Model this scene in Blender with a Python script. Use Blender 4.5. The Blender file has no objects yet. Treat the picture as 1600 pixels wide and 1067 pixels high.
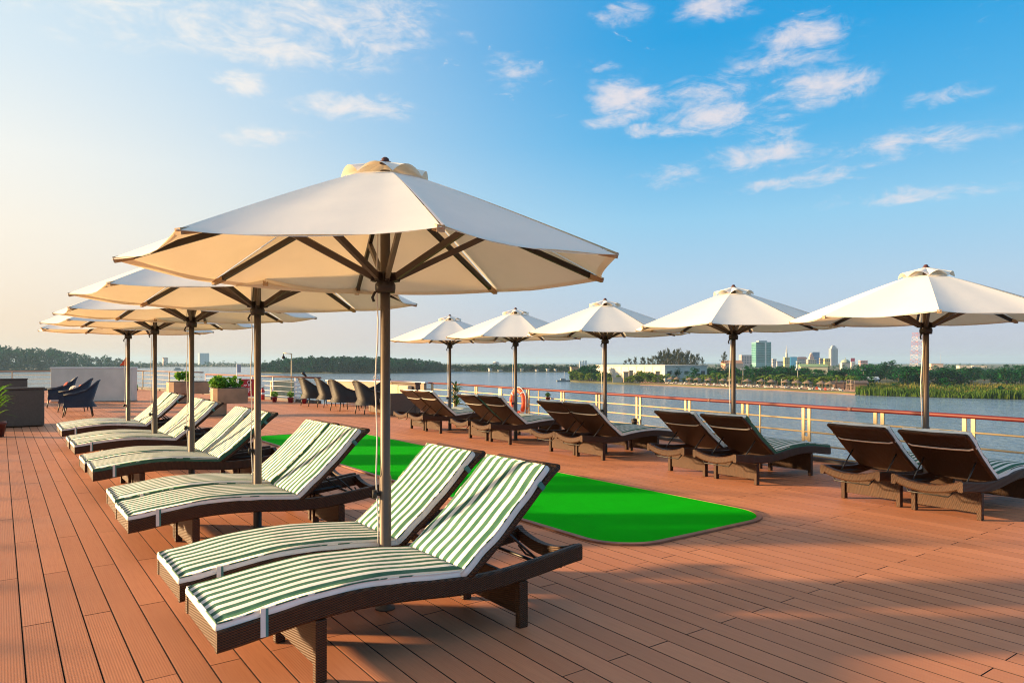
import bpy, math, random
from mathutils import Vector, Matrix
R = math.radians
PI = math.pi
rnd = random.Random(7)
scene = bpy.context.scene
col = scene.collection

# ------------------------------------------------------------------ camera
F = 1105.0          # focal length in photo pixels (photo 1600 wide)
HY = 565.0          # horizon row
CH = 1.5            # eye height above the deck
YAW = math.atan2(800.0, F)
SN, CS = math.sin(YAW), math.cos(YAW)
cam_d = bpy.data.cameras.new("camera")
cam = bpy.data.objects.new("camera", cam_d)
col.objects.link(cam)
cam.location = (0, 0, CH)
cam.rotation_euler = (R(90), 0, -YAW)
cam_d.sensor_width = 36.0
cam_d.lens = F / 1600.0 * 36.0
cam_d.shift_y = (HY - 533.5) / 1600.0
cam_d.clip_start = 0.05
cam_d.clip_end = 20000
scene.camera = cam

# ------------------------------------------------------------------ light
SUN_EL = R(10.5)
SUN_BEAR = YAW - R(85.0)            # bearing of the sun, clockwise from +Y
EXPOSURE = 1.55
sun_dir = Vector((math.sin(SUN_BEAR) * math.cos(SUN_EL), math.cos(SUN_BEAR) * math.cos(SUN_EL), math.sin(SUN_EL)))
sd = bpy.data.lights.new("sun", 'SUN')
sd.energy = 4.9
sd.angle = R(3.0)
sd.color = (1.0, 0.67, 0.33)
so = bpy.data.objects.new("sun", sd)
col.objects.link(so)
so.rotation_euler = (-sun_dir).to_track_quat('-Z', 'Y').to_euler()
so.location = (-20, 10, 20)

scene.view_settings.view_transform = 'Standard'
scene.view_settings.look = 'None'
scene.view_settings.exposure = EXPOSURE
scene.view_settings.gamma = 1.0
scene.view_settings.use_curve_mapping = False
scene.cycles.use_denoising = True
scene.cycles.max_bounces = 8
scene.cycles.pixel_filter_type = 'BLACKMAN_HARRIS'
scene.cycles.filter_width = 1.1
scene.cycles.transparent_max_bounces = 12
scene.cycles.volume_bounces = 0
scene.cycles.sample_clamp_indirect = 8


def ramp(nt, stops, interp='LINEAR'):
    n = nt.nodes.new('ShaderNodeValToRGB')
    cr = n.color_ramp
    cr.interpolation = interp
    while len(cr.elements) < len(stops):
        cr.elements.new(0.5)
    for e, (p, c) in zip(cr.elements, stops):
        e.position = p
        e.color = (c[0], c[1], c[2], 1) if not isinstance(c, (int, float)) else (c, c, c, 1)
    return n


class NT:
    """small helper for building node trees"""
    def __init__(self, nt):
        self.nt = nt

    def node(self, kind, **kw):
        n = self.nt.nodes.new(kind)
        for k, v in kw.items():
            setattr(n, k, v)
        return n

    def link(self, a, b):
        self.nt.links.new(a, b)

    def _in(self, sock, v):
        if isinstance(v, bpy.types.NodeSocket):
            self.link(v, sock)
        else:
            sock.default_value = v

    def math(self, op, a, b=0.0, c=0.0, clamp=False):
        n = self.node('ShaderNodeMath', operation=op, use_clamp=clamp)
        self._in(n.inputs[0], a)
        self._in(n.inputs[1], b)
        self._in(n.inputs[2], c)
        return n.outputs[0]

    def mixc(self, fac, a, b, mode='MIX'):
        n = self.node('ShaderNodeMix', data_type='RGBA', blend_type=mode)
        self._in(n.inputs[0], fac)
        for i, v in ((6, a), (7, b)):
            if isinstance(v, tuple):
                v = (v[0], v[1], v[2], 1)
            self._in(n.inputs[i], v)
        return n.outputs[2]

    def noise(self, vec, scale, detail=3, rough=0.55, dist=0.0):
        n = self.node('ShaderNodeTexNoise')
        n.inputs['Scale'].default_value = scale
        n.inputs['Detail'].default_value = detail
        n.inputs['Roughness'].default_value = rough
        n.inputs['Distortion'].default_value = dist
        if vec is not None:
            self.link(vec, n.inputs['Vector'])
        return n.outputs['Fac']

    def ss(self, x, a, b):
        n = self.node('ShaderNodeMapRange', interpolation_type='SMOOTHSTEP')
        self._in(n.inputs['Value'], x)
        n.inputs['From Min'].default_value = a
        n.inputs['From Max'].default_value = b
        return n.outputs['Result']

    def xyz(self, vec):
        n = self.node('ShaderNodeSeparateXYZ')
        self.link(vec, n.inputs[0])
        return n.outputs[0], n.outputs[1], n.outputs[2]

    def comb(self, x, y, z):
        n = self.node('ShaderNodeCombineXYZ')
        for i, v in enumerate((x, y, z)):
            self._in(n.inputs[i], v)
        return n.outputs[0]


# ------------------------------------------------------------------ sky
SKY_STRENGTH = 0.13
world = bpy.data.worlds.new("World")
scene.world = world
world.use_nodes = True
wt = world.node_tree
for n in list(wt.nodes):
    wt.nodes.remove(n)
W = NT(wt)
sky = W.node('ShaderNodeTexSky', sky_type='NISHITA')
sky.sun_disc = False
sky.sun_elevation = SUN_EL
sky.sun_rotation = SUN_BEAR
sky.altitude = 0
sky.air_density = 1.0
sky.dust_density = 1.2
sky.ozone_density = 2.0
gen = W.node('ShaderNodeTexCoord').outputs['Generated']
dx, dy, dz = W.xyz(gen)
dzc = W.math('MAXIMUM', dz, 0.0)
# angle in azimuth from the sun
dl = W.math('SQRT', W.math('ADD', W.math('MULTIPLY', dx, dx), W.math('MULTIPLY', dy, dy)))
ca = W.math('DIVIDE', W.math('ADD', W.math('MULTIPLY', dx, math.sin(SUN_BEAR)), W.math('MULTIPLY', dy, math.cos(SUN_BEAR))), W.math('MAXIMUM', dl, 0.001))
az = W.math('ARCTAN2', dx, dy)       # bearing
el = W.math('ARCSINE', dz)




def lin(c):
    return tuple(((x / 255) / 12.92 if x <= 10 else (((x / 255) + 0.055) / 1.055) ** 2.4) for x in c)


def skystops(st):
    k = 1.0 / (2 ** EXPOSURE) / SKY_STRENGTH
    return [(math.sqrt(e / 90.0), tuple(v * k for v in lin(c))) for e, c in st]


elf = W.math('SQRT', W.math('DIVIDE', W.math('MAXIMUM', el, 0.0), PI / 2))
r_far = ramp(wt, skystops([(0, (192, 190, 204)), (2, (192, 198, 216)), (6, (178, 206, 230)), (11, (148, 205, 238)),
                           (17, (84, 180, 233)), (24, (20, 160, 226)), (30, (20, 154, 222)), (42, (120, 180, 218)), (90, (196, 208, 220))]))  # pale zenith lies out of view, raised to fill the shadows
r_near = ramp(wt, skystops([(0, (234, 207, 182)), (3, (247, 223, 198)), (9, (255, 242, 223)), (14, (249, 246, 237)),
                            (20, (226, 238, 243)), (28, (206, 230, 243)), (45, (204, 220, 230)), (90, (196, 208, 220))]))  # same raised zenith on the sun side
for r_ in (r_far, r_near):
    W.link(elf, r_.inputs[0])
sunang = W.math('ARCCOSINE', ca)
toward = W.ss(sunang, R(100), R(42))
skyc = W.mixc(toward, r_far.outputs[0], r_near.outputs[0])
skyc = W.mixc(0.05, skyc, sky.outputs[0])
# thin clouds: puffs at a bearing and height, broken up by noise
CLOUDS = [(1283, 136, 55, 22, .95), (1265, 50, 52, 18, .75), (1235, 92, 70, 18, .6), (975, 152, 38, 20, .95), (945, 190, 24, 10, .75),
          (1110, 148, 60, 26, .62), (1120, 180, 62, 15, .8), (1030, 202, 44, 8, .6), (1185, 240, 62, 15, .9), (1205, 205, 42, 20, .5),
          (1055, 275, 45, 10, .6), (1250, 286, 75, 8, .6), (1480, 152, 48, 12, .6), (1420, 225, 95, 16, .6), (1400, 310, 115, 7, .55),
          (1120, 4, 52, 14, .85), (980, 22, 42, 8, .5), (932, 104, 26, 8, .55), (800, 112, 28, 17, .75), (558, 168, 62, 15, .92),
          (380, 130, 28, 12, .9), (412, 212, 50, 11, .75), (430, 78, 56, 22, .9), (300, 25, 130, 35, .65), (480, 35, 130, 38, .68),
          (590, 18, 70, 22, .65), (160, 15, 120, 36, .5), (606, 75, 25, 9, .65), (620, 45, 46, 14, .6), (1320, 265, 60, 8, .45), (735, 60, 14, 8, .5)]
vec = W.comb(W.math('MULTIPLY', az, 9.0), W.math('MULTIPLY', el, 20.0), 0.0)
wv = W.node('ShaderNodeTexNoise')
wv.inputs['Scale'].default_value = 1.1
wv.inputs['Detail'].default_value = 3
W.link(vec, wv.inputs['Vector'])
n1 = W.noise(vec, 1.6, 6, 0.66, 0.9)
n2 = W.noise(vec, 5.0, 4, 0.6, 0.3)
wx, wy, wz = W.xyz(wv.outputs['Color'])
azw = W.math('ADD', az, W.math('MULTIPLY', W.math('SUBTRACT', wx, 0.5), 0.10))
elw = W.math('ADD', el, W.math('MULTIPLY', W.math('SUBTRACT', wy, 0.5), 0.035))
acc = None
for (u, v, hw, hh, st) in CLOUDS:
    q = math.hypot(F, u - 800)
    a0 = YAW + math.atan2(u - 800, F)
    e0 = math.atan2(HY - v, q)
    wa = 1.3 * hw / F * math.cos(math.atan2(u - 800, F)) ** 2
    we = 1.25 * hh / q
    p = W.math('MULTIPLY', W.math('SUBTRACT', azw, a0), 1 / wa)
    s = W.math('MULTIPLY', W.math('SUBTRACT', elw, e0), 1 / we)
    d2 = W.math('MULTIPLY_ADD', p, p, W.math('MULTIPLY', s, s))
    g = W.math('MULTIPLY', W.math('POWER', 0.45, d2), st)
    acc = g if acc is None else W.math('MAXIMUM', acc, g)
bgc = W.math('MULTIPLY', W.ss(n1, 0.56, 0.8), W.math('MULTIPLY', W.ss(el, R(12), R(24)), 0.5))
veil = W.math('MULTIPLY', W.ss(W.noise(W.comb(W.math('MULTIPLY', az, 5.0), W.math('MULTIPLY', el, 30.0), 4.0), 1.3, 4, 0.65, 1.2), 0.52, 0.85), W.math('MULTIPLY', W.ss(el, R(6), R(14)), 0.28))
bgc = W.math('MAXIMUM', bgc, veil)
bgc = W.math('MAXIMUM', bgc, W.math('MULTIPLY', W.ss(el, R(31), R(48)), 0.42))  # even veil overhead, out of view, added to lighten the shadows
dens = W.math('MAXIMUM', acc, bgc)
dens = W.math('ADD', dens, W.math('MULTIPLY', W.math('SUBTRACT', n1, 0.5), 1.9))
dens = W.math('ADD', dens, W.math('MULTIPLY', W.math('SUBTRACT', n2, 0.5), 0.9))
gate = W.ss(W.math('MAXIMUM', acc, bgc), 0.05, 0.35)
cl = W.math('MULTIPLY', W.math('MULTIPLY', W.ss(dens, 0.10, 1.2), gate), 0.84)
kc = 1.0 / (2 ** EXPOSURE) / SKY_STRENGTH
cc = W.mixc(toward, tuple(v * kc for v in lin((243, 232, 232))), tuple(v * kc for v in lin((255, 250, 240))))
skyc = W.mixc(cl, skyc, cc)
bg = W.node('ShaderNodeBackground')
bg.inputs[1].default_value = SKY_STRENGTH
W.link(skyc, bg.inputs[0])
wo = W.node('ShaderNodeOutputWorld')
W.link(bg.outputs[0], wo.inputs[0])

# ------------------------------------------------------------------ helpers
def G(u, v, z=0.0):
    """the place where a sight line of the photo meets the height z"""
    d = (CH - z) * F / (v - HY)
    l = (u - 800) / F * d
    return (d * SN + l * CS, d * CS - l * SN, z)


def D(u, d, z=0.0):
    """the place at distance d along the bearing of photo column u"""
    l = (u - 800) / F * d
    return (d * SN + l * CS, d * CS - l * SN, z)


def zat(v, d):
    return CH - (v - HY) * d / F


class MB:
    def __init__(self):
        self.v, self.f, self.m, self.s = [], [], [], []

    def add(self, verts, faces, mat=0, smooth=False):
        o = len(self.v)
        self.v += [tuple(p) for p in verts]
        for f in faces:
            self.f.append(tuple(i + o for i in f))
            self.m.append(mat)
            self.s.append(smooth)

    def box(self, x0, x1, y0, y1, z0, z1, mat=0):
        vs = [(x, y, z) for z in (z0, z1) for y in (y0, y1) for x in (x0, x1)]
        self.add(vs, [(0, 2, 3, 1), (4, 5, 7, 6), (0, 1, 5, 4), (2, 6, 7, 3), (0, 4, 6, 2), (1, 3, 7, 5)], mat)

    def beam(self, a, b, w, h, mat=0, up=(0, 0, 1)):
        a, b = Vector(a), Vector(b)
        d = (b - a).normalized()
        s = d.cross(Vector(up))
        if s.length < 1e-4:
            s = Vector((1, 0, 0))
        s.normalize()
        t = s.cross(d)
        vs = []
        for p in (a, b):
            for i, j in ((-1, -1), (1, -1), (1, 1), (-1, 1)):
                vs.append(p + s * (w / 2 * i) + t * (h / 2 * j))
        self.add(vs, [(0, 1, 5, 4), (1, 2, 6, 5), (2, 3, 7, 6), (3, 0, 4, 7), (3, 2, 1, 0), (4, 5, 6, 7)], mat)

    def tube(self, pts, r, n=8, mat=0, smooth=True):
        pts = [Vector(p) for p in pts]
        rr = r if isinstance(r, (list, tuple)) else [r] * len(pts)
        o = len(self.v)
        prev = None
        for i, p in enumerate(pts):
            d = (pts[min(i + 1, len(pts) - 1)] - pts[max(i - 1, 0)]).normalized()
            if prev is None:
                a = Vector((0, 0, 1)) if abs(d.z) < 0.9 else Vector((1, 0, 0))
                s = d.cross(a).normalized()
            else:
                s = (prev - d * prev.dot(d)).normalized()
            prev = s
            t = d.cross(s)
            for k in range(n):
                q = 2 * PI * k / n
                self.v.append(tuple(p + (s * math.cos(q) + t * math.sin(q)) * rr[i]))
        for i in range(len(pts) - 1):
            for k in range(n):
                a, b = o + i * n + k, o + i * n + (k + 1) % n
                self.f.append((a, b, b + n, a + n))
                self.m.append(mat)
                self.s.append(smooth)
        for base, rev in ((o, True), (o + (len(pts) - 1) * n, False)):
            f = list(range(base, base + n))
            self.f.append(tuple(reversed(f)) if rev else tuple(f))
            self.m.append(mat)
            self.s.append(False)

    def lathe(self, prof, n=16, mat=0, c=(0, 0), smooth=True):
        o = len(self.v)
        for r, z in prof:
            for k in range(n):
                q = 2 * PI * k / n
                self.v.append((c[0] + r * math.cos(q), c[1] + r * math.sin(q), z))
        for i in range(len(prof) - 1):
            for k in range(n):
                a, b = o + i * n + k, o + i * n + (k + 1) % n
                self.f.append((a, b, b + n, a + n))
                self.m.append(mat)
                self.s.append(smooth)
        self.f.append(tuple(reversed(range(o, o + n))))
        self.m.append(mat)
        self.s.append(False)
        e = o + (len(prof) - 1) * n
        self.f.append(tuple(range(e, e + n)))
        self.m.append(mat)
        self.s.append(False)

    def prism(self, poly, z0, z1, mat=0):
        n = len(poly)
        vs = [(x, y, z0) for x, y in poly] + [(x, y, z1) for x, y in poly]
        fs = [tuple(reversed(range(n))), tuple(range(n, 2 * n))]
        fs += [(i, (i + 1) % n, (i + 1) % n + n, i + n) for i in range(n)]
        self.add(vs, fs, mat)

    def sheet(self, poly, z, mat=0):
        self.add([(x, y, z) for x, y in poly], [tuple(range(len(poly)))], mat)

    def merge(self, other, M=None, mat=None):
        o = len(self.v)
        self.v += [tuple(M @ Vector(p)) for p in other.v] if M is not None else other.v
        self.f += [tuple(i + o for i in f) for f in other.f]
        self.m += other.m if mat is None else [mat] * len(other.m)
        self.s += other.s

    def mesh(self, name, mats):
        me = bpy.data.meshes.new(name)
        me.from_pydata(self.v, [], self.f)
        for m in (mats if isinstance(mats, (list, tuple)) else [mats]):
            me.materials.append(m)
        me.polygons.foreach_set('material_index', self.m)
        me.polygons.foreach_set('use_smooth', self.s)
        me.update()
        return me


def put(name, mesh, parent=None, loc=(0, 0, 0), rz=0.0):
    o = bpy.data.objects.new(name, mesh)
    col.objects.link(o)
    o.parent = parent
    o.location = loc
    o.rotation_euler = (0, 0, rz)
    return o


def obj(name, mb, mats, parent=None, loc=(0, 0, 0), rz=0.0, bevel=0.0):
    o = put(name, mb.mesh(name, mats), parent, loc, rz)
    if bevel:
        b = o.modifiers.new('bevel', 'BEVEL')
        b.width = bevel
        b.segments = 2
        b.limit_method = 'ANGLE'
    return o


def tag(o, label=None, cat=None, group=None, kind=None):
    for k, v in (('label', label), ('category', cat), ('group', group), ('kind', kind)):
        if v:
            o[k] = v
    return o


def thing(name, label, cat, loc=(0, 0, 0), rz=0.0, group=None):
    o = put(name, None, None, loc, rz)
    o.empty_display_size = 0.1
    return tag(o, label, cat, group)


def struct(name, mb, mats, **kw):
    return tag(obj(name, mb, mats, **kw), kind='structure')


KIDS = {}


def kids(o):
    return list(o.children)


def dup(root, loc, rz, label, group=None):
    r = root.copy()
    col.objects.link(r)
    r.location, r.rotation_euler = loc, (0, 0, rz)
    r['label'] = label
    if group:
        r['group'] = group
    for ch in kids(root):
        c = ch.copy()
        col.objects.link(c)
        c.parent = r
        for g in kids(ch):
            d = g.copy()
            col.objects.link(d)
            d.parent = c
    return r


# ------------------------------------------------------------------ materials
def newmat(name):
    m = bpy.data.materials.new(name)
    m.use_nodes = True
    nt = m.node_tree
    b = nt.nodes['Principled BSDF']
    return m, NT(nt), b, nt.nodes['Material Output']


def plain(name, c, rough=0.6, var=0.15, scale=6.0, bump=0.0, bscale=60.0, metal=0.0, spec=None):
    m, N, b, out = newmat(name)
    b.inputs['Roughness'].default_value = rough
    b.inputs['Metallic'].default_value = metal
    if spec is not None:
        b.inputs['Specular IOR Level'].default_value = spec
    co = N.node('ShaderNodeTexCoord').outputs['Object']
    n = N.noise(co, scale, 4)
    lo = tuple(x * (1 - var) for x in c)
    hi = tuple(min(1, x * (1 + var)) for x in c)
    N.link(N.mixc(N.ss(n, 0.3, 0.7), lo, hi), b.inputs['Base Color'])
    if bump:
        bn = N.node('ShaderNodeBump')
        bn.inputs['Strength'].default_value = bump
        bn.inputs['Distance'].default_value = 0.004
        N.link(N.noise(co, bscale, 3), bn.inputs['Height'])
        N.link(bn.outputs[0], b.inputs['Normal'])
    return m


def mat_plank():
    m, N, b, out = newmat("composite_plank")
    oc = N.node('ShaderNodeTexCoord').outputs['Object']
    geo = N.node('ShaderNodeNewGeometry')
    oi = N.node('ShaderNodeObjectInfo')
    pos = geo.outputs['Position']
    r = N.math('FRACT', N.math('ADD', N.math('MULTIPLY', geo.outputs['Random Per Island'], 7.13), N.math('MULTIPLY', oi.outputs['Random'], 3.7)))
    x, y, z = N.xyz(pos)
    rv = N.comb(N.math('MULTIPLY', x, 14.0), N.math('MULTIPLY', y, 0.7), N.math('MULTIPLY', r, 40.0))
    grain = N.noise(rv, 5.0, 5, 0.6)
    stain = N.noise(pos, 1.1, 4, 0.6)
    big = N.noise(pos, 0.35, 3, 0.5)
    c = N.mixc(r, (0.49, 0.198, 0.102), (0.60, 0.246, 0.128))
    c = N.mixc(N.math('MULTIPLY', N.ss(grain, 0.35, 0.75), 0.35), c, (0.42, 0.14, 0.072))
    c = N.mixc(N.math('MULTIPLY', N.ss(stain, 0.5, 0.8), 0.30), c, (0.45, 0.185, 0.105))
    c = N.mixc(N.math('MULTIPLY', N.ss(big, 0.45, 0.7), 0.25), c, (0.60, 0.255, 0.145))
    N.link(c, b.inputs['Base Color'])
    N.link(N.math('MULTIPLY_ADD', stain, 0.25, 0.42), b.inputs['Roughness'])
    b.inputs['Specular IOR Level'].default_value = 0.10
    # fine moulded grooves along the board
    gx = N.math('SINE', N.math('MULTIPLY', x, 2 * PI / 0.0123))
    h = N.math('MULTIPLY_ADD', gx, 0.5, N.math('MULTIPLY', grain, 0.5))
    bn = N.node('ShaderNodeBump')
    bn.inputs['Strength'].default_value = 0.28
    bn.inputs['Distance'].default_value = 0.0014
    N.link(h, bn.inputs['Height'])
    N.link(bn.outputs[0], b.inputs['Normal'])
    return m


def mat_wicker(name="dark_wicker", lo=(0.014, 0.007, 0.004), hi=(0.110, 0.043, 0.017), pitch=0.012):
    m, N, b, out = newmat(name)
    oc = N.node('ShaderNodeTexCoord').outputs['Object']
    x, y, z = N.xyz(oc)
    k = 2 * PI / pitch
    a = N.math('SINE', N.math('MULTIPLY', N.math('ADD', x, y), k * 0.5))
    c2 = N.math('SINE', N.math('MULTIPLY', N.math('ADD', z, N.math('MULTIPLY', N.math('SUBTRACT', x, y), 0.35)), k))
    w = N.math('MULTIPLY_ADD', N.math('MULTIPLY', a, c2), 0.5, 0.5)
    n = N.noise(oc, 25, 3)
    col_ = N.mixc(N.math('MULTIPLY', N.ss(w, 0.1, 0.8), N.math('MULTIPLY_ADD', n, 0.8, 0.4)), lo, hi)
    N.link(col_, b.inputs['Base Color'])
    b.inputs['Roughness'].default_value = 0.45
    b.inputs['Specular IOR Level'].default_value = 0.25
    bn = N.node('ShaderNodeBump')
    bn.inputs['Strength'].default_value = 0.8
    bn.inputs['Distance'].default_value = 0.003
    N.link(w, bn.inputs['Height'])
    N.link(bn.outputs[0], b.inputs['Normal'])
    return m


def mat_stripe(name, phase):
    m, N, b, out = newmat(name)
    oc = N.node('ShaderNodeTexCoord').outputs['Object']
    oi = N.node('ShaderNodeObjectInfo')
    x, y, z = N.xyz(oc)
    wob = N.math('MULTIPLY', N.math('SUBTRACT', N.noise(oc, 3.0, 2), 0.5), 0.004)
    t = N.math('ADD', N.math('ADD', y, wob), phase)
    s = N.math('SINE', N.math('MULTIPLY', t, 2 * PI / 0.077))
    s = N.ss(s, -0.10, 0.10)
    fade = N.noise(oc, 7.0, 4, 0.6)
    white = N.mixc(N.ss(fade, 0.35, 0.7), (0.80, 0.79, 0.74), (0.88, 0.87, 0.83))
    green = N.mixc(N.ss(fade, 0.3, 0.75), (0.040, 0.135, 0.088), (0.085, 0.20, 0.130))
    N.link(N.mixc(s, white, green), b.inputs['Base Color'])
    b.inputs['Roughness'].default_value = 0.85
    b.inputs['Specular IOR Level'].default_value = 0.15
    bn = N.node('ShaderNodeBump')
    bn.inputs['Strength'].default_value = 0.3
    bn.inputs['Distance'].default_value = 0.007
    wr = N.noise(N.comb(N.math('MULTIPLY', x, 1.6), y, z), 9.0, 5, 0.6, 0.6)
    N.link(N.math('ADD', wr, N.math('MULTIPLY', N.noise(oc, 420, 2), 0.12)), bn.inputs['Height'])
    N.link(bn.outputs[0], b.inputs['Normal'])
    return m


def mat_canvas(name, c, trans, tc):
    m, N, b, out = newmat(name)
    N.nt.nodes.remove(b)
    oc = N.node('ShaderNodeTexCoord').outputs['Object']
    n = N.noise(oc, 2.2, 4, 0.6)
    n2 = N.noise(oc, 14, 3, 0.6)
    dif = N.node('ShaderNodeBsdfDiffuse')
    tr = N.node('ShaderNodeBsdfTranslucent')
    cc = N.mixc(N.ss(n, 0.35, 0.75), c, tuple(x * 0.96 for x in c))
    N.link(cc, dif.inputs[0])
    N.link(N.mixc(N.ss(n, 0.3, 0.7), tc, tuple(x * 0.9 for x in tc)), tr.inputs[0])
    bn = N.node('ShaderNodeBump')
    bn.inputs['Strength'].default_value = 0.12
    bn.inputs['Distance'].default_value = 0.02
    N.link(N.math('ADD', n, N.math('MULTIPLY', n2, 0.25)), bn.inputs['Height'])
    N.link(bn.outputs[0], dif.inputs['Normal'])
    mx = N.node('ShaderNodeMixShader')
    mx.inputs[0].default_value = trans
    N.link(dif.outputs[0], mx.inputs[1])
    N.link(tr.outputs[0], mx.inputs[2])
    N.link(mx.outputs[0], out.inputs[0])
    return m


def mat_leaf(name, c1, c2, c3, scale=0.5, trans=0.25):
    m, N, b, out = newmat(name)
    N.nt.nodes.remove(b)
    geo = N.node('ShaderNodeNewGeometry')
    oi = N.node('ShaderNodeObjectInfo')
    n = N.noise(geo.outputs['Position'], scale, 3, 0.6)
    r = N.math('FRACT', N.math('ADD', geo.outputs['Random Per Island'], oi.outputs['Random']))
    k = N.math('ADD', N.math('MULTIPLY', N.ss(n, 0.3, 0.7), 0.6), N.math('MULTIPLY', r, 0.4))
    c = N.mixc(N.ss(k, 0.15, 0.6), c1, c2)
    c = N.mixc(N.math('MULTIPLY', N.ss(k, 0.6, 0.95), 0.8), c, c3)
    dif = N.node('ShaderNodeBsdfDiffuse')
    tr = N.node('ShaderNodeBsdfTranslucent')
    N.link(c, dif.inputs[0])
    N.link(c, tr.inputs[0])
    mx = N.node('ShaderNodeMixShader')
    mx.inputs[0].default_value = trans
    N.link(dif.outputs[0], mx.inputs[1])
    N.link(tr.outputs[0], mx.inputs[2])
    N.link(mx.outputs[0], out.inputs[0])
    return m


def mat_water():
    m, N, b, out = newmat("river_water")
    geo = N.node('ShaderNodeNewGeometry')
    p = geo.outputs['Position']
    x, y, z = N.xyz(p)
    b.inputs['Roughness'].default_value = 0.12
    b.inputs['IOR'].default_value = 1.33
    mud = N.noise(p, 0.012, 4, 0.6)
    N.link(N.mixc(N.ss(mud, 0.35, 0.65), (0.14, 0.20, 0.26), (0.18, 0.24, 0.29)), b.inputs['Base Color'])
    w1 = N.noise(N.comb(N.math('MULTIPLY', x, 0.55), N.math('MULTIPLY', y, 0.55), 0.0), 1.0, 5, 0.62, 0.4)
    w2 = N.noise(N.comb(N.math('MULTIPLY', x, 0.09), N.math('MULTIPLY', y, 0.09), 3.0), 1.0, 4, 0.6, 0.3)
    w3 = N.noise(p, 3.2, 3, 0.6, 0.2)
    h = N.math('ADD', N.math('ADD', N.math('MULTIPLY', w1, 0.6), N.math('MULTIPLY', w2, 1.2)), N.math('MULTIPLY', w3, 0.12))
    bn = N.node('ShaderNodeBump')
    bn.inputs['Strength'].default_value = 0.9
    bn.inputs['Distance'].default_value = 1.0
    N.link(h, bn.inputs['Height'])
    N.link(bn.outputs[0], b.inputs['Normal'])
    return m


M_PLANK = mat_plank()
M_WICK = mat_wicker()
M_WICKD = mat_wicker("shaded_back_wicker", (0.009, 0.005, 0.0035), (0.038, 0.016, 0.009), 0.012)  # darker copy of the lounger wicker, shade on the backs put into the colour
M_WICKB = mat_wicker("navy_wicker", (0.010, 0.012, 0.020), (0.045, 0.050, 0.075), 0.014)
M_WICKG = mat_wicker("grey_wicker", (0.055, 0.039, 0.029), (0.20, 0.142, 0.105), 0.014)
M_WICKT = mat_wicker("taupe_wicker", (0.012, 0.010, 0.010), (0.070, 0.054, 0.044), 0.014)
M_STR = [mat_stripe("striped_canvas_%s" % k, ph) for k, ph in (('first', 0.0458), ('second', 0.0420), ('third', 0.0093))]
M_CANV = mat_canvas("cream_canvas", (0.90, 0.88, 0.84), 0.24, (0.90, 0.66, 0.37))
M_ALU = plain("bronze_metal", (0.115, 0.085, 0.063), 0.5, 0.12, 5, metal=0.3)
M_RIB = plain("dark_rib", (0.022, 0.014, 0.010), 0.5, 0.15, 8)
M_TIP = plain("rib_pocket", (0.42, 0.29, 0.17), 0.8, 0.15, 12)
M_BLACK = plain("black_metal", (0.014, 0.013, 0.013), 0.45, 0.1)
M_WHITE = plain("white_strap", (0.78, 0.76, 0.72), 0.8, 0.06, 10)
M_TEAL = plain("teal_strap", (0.06, 0.20, 0.19), 0.8, 0.1, 10)
M_CORD = plain("cord", (0.80, 0.77, 0.72), 0.8, 0.06)
M_TURF = None
M_RAIL = plain("red_rail_paint", (0.115, 0.006, 0.006), 0.55, 0.22, 1.5)
M_CREAM = plain("cream_paint", (0.62, 0.46, 0.25), 0.5, 0.10, 4)
M_WPAINT = plain("white_paint", (0.74, 0.73, 0.72), 0.5, 0.06, 3)
M_KERB = plain("dark_kerb", (0.07, 0.06, 0.06), 0.7, 0.2, 3)
M_TRIM = plain("mat_trim", (0.26, 0.105, 0.06), 0.6, 0.2, 5)
M_BROWNRAIL = plain("brown_rail", (0.16, 0.06, 0.045), 0.5, 0.2, 3)


def mat_turf():
    m, N, b, out = newmat("green_turf")
    p = N.node('ShaderNodeNewGeometry').outputs['Position']
    x, y, z = N.xyz(p)
    fine = N.noise(p, 240, 3, 0.7)
    mid = N.noise(p, 3.0, 4, 0.6)
    band = N.ss(N.math('SINE', N.math('MULTIPLY', y, 2 * PI / 1.9)), -0.2, 0.2)
    c = N.mixc(fine, (0.0, 0.32, 0.002), (0.001, 0.54, 0.003))
    c = N.mixc(N.math('MULTIPLY', N.ss(mid, 0.4, 0.7), 0.3), c, (0.0, 0.33, 0.002))
    c = N.mixc(N.math('MULTIPLY', band, 0.2), c, (0.0, 0.36, 0.0))
    pile = N.noise(N.comb(N.math('MULTIPLY', x, 30.0), N.math('MULTIPLY', y, 3.0), 0.0), 2.0, 4, 0.7)
    c = N.mixc(N.math('MULTIPLY', N.ss(pile, 0.4, 0.7), 0.35), c, (0.0, 0.24, 0.0))
    N.link(c, b.inputs['Base Color'])
    b.inputs['Roughness'].default_value = 0.95
    b.inputs['Specular IOR Level'].default_value = 0.05
    bn = N.node('ShaderNodeBump')
    bn.inputs['Strength'].default_value = 0.8
    bn.inputs['Distance'].default_value = 0.006
    N.link(fine, bn.inputs['Height'])
    N.link(bn.outputs[0], b.inputs['Normal'])
    return m


M_TURF = mat_turf()


def mat_pipe():
    m, N, b, out = newmat("piping_cord")
    oc = N.node('ShaderNodeTexCoord').outputs['Object']
    s = N.ss(N.noise(oc, 9.0, 2), 0.47, 0.49)
    N.link(N.mixc(s, (0.80, 0.78, 0.70), (0.05, 0.14, 0.095)), b.inputs['Base Color'])
    b.inputs['Roughness'].default_value = 0.85
    return m


M_PIPE = mat_pipe()

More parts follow.
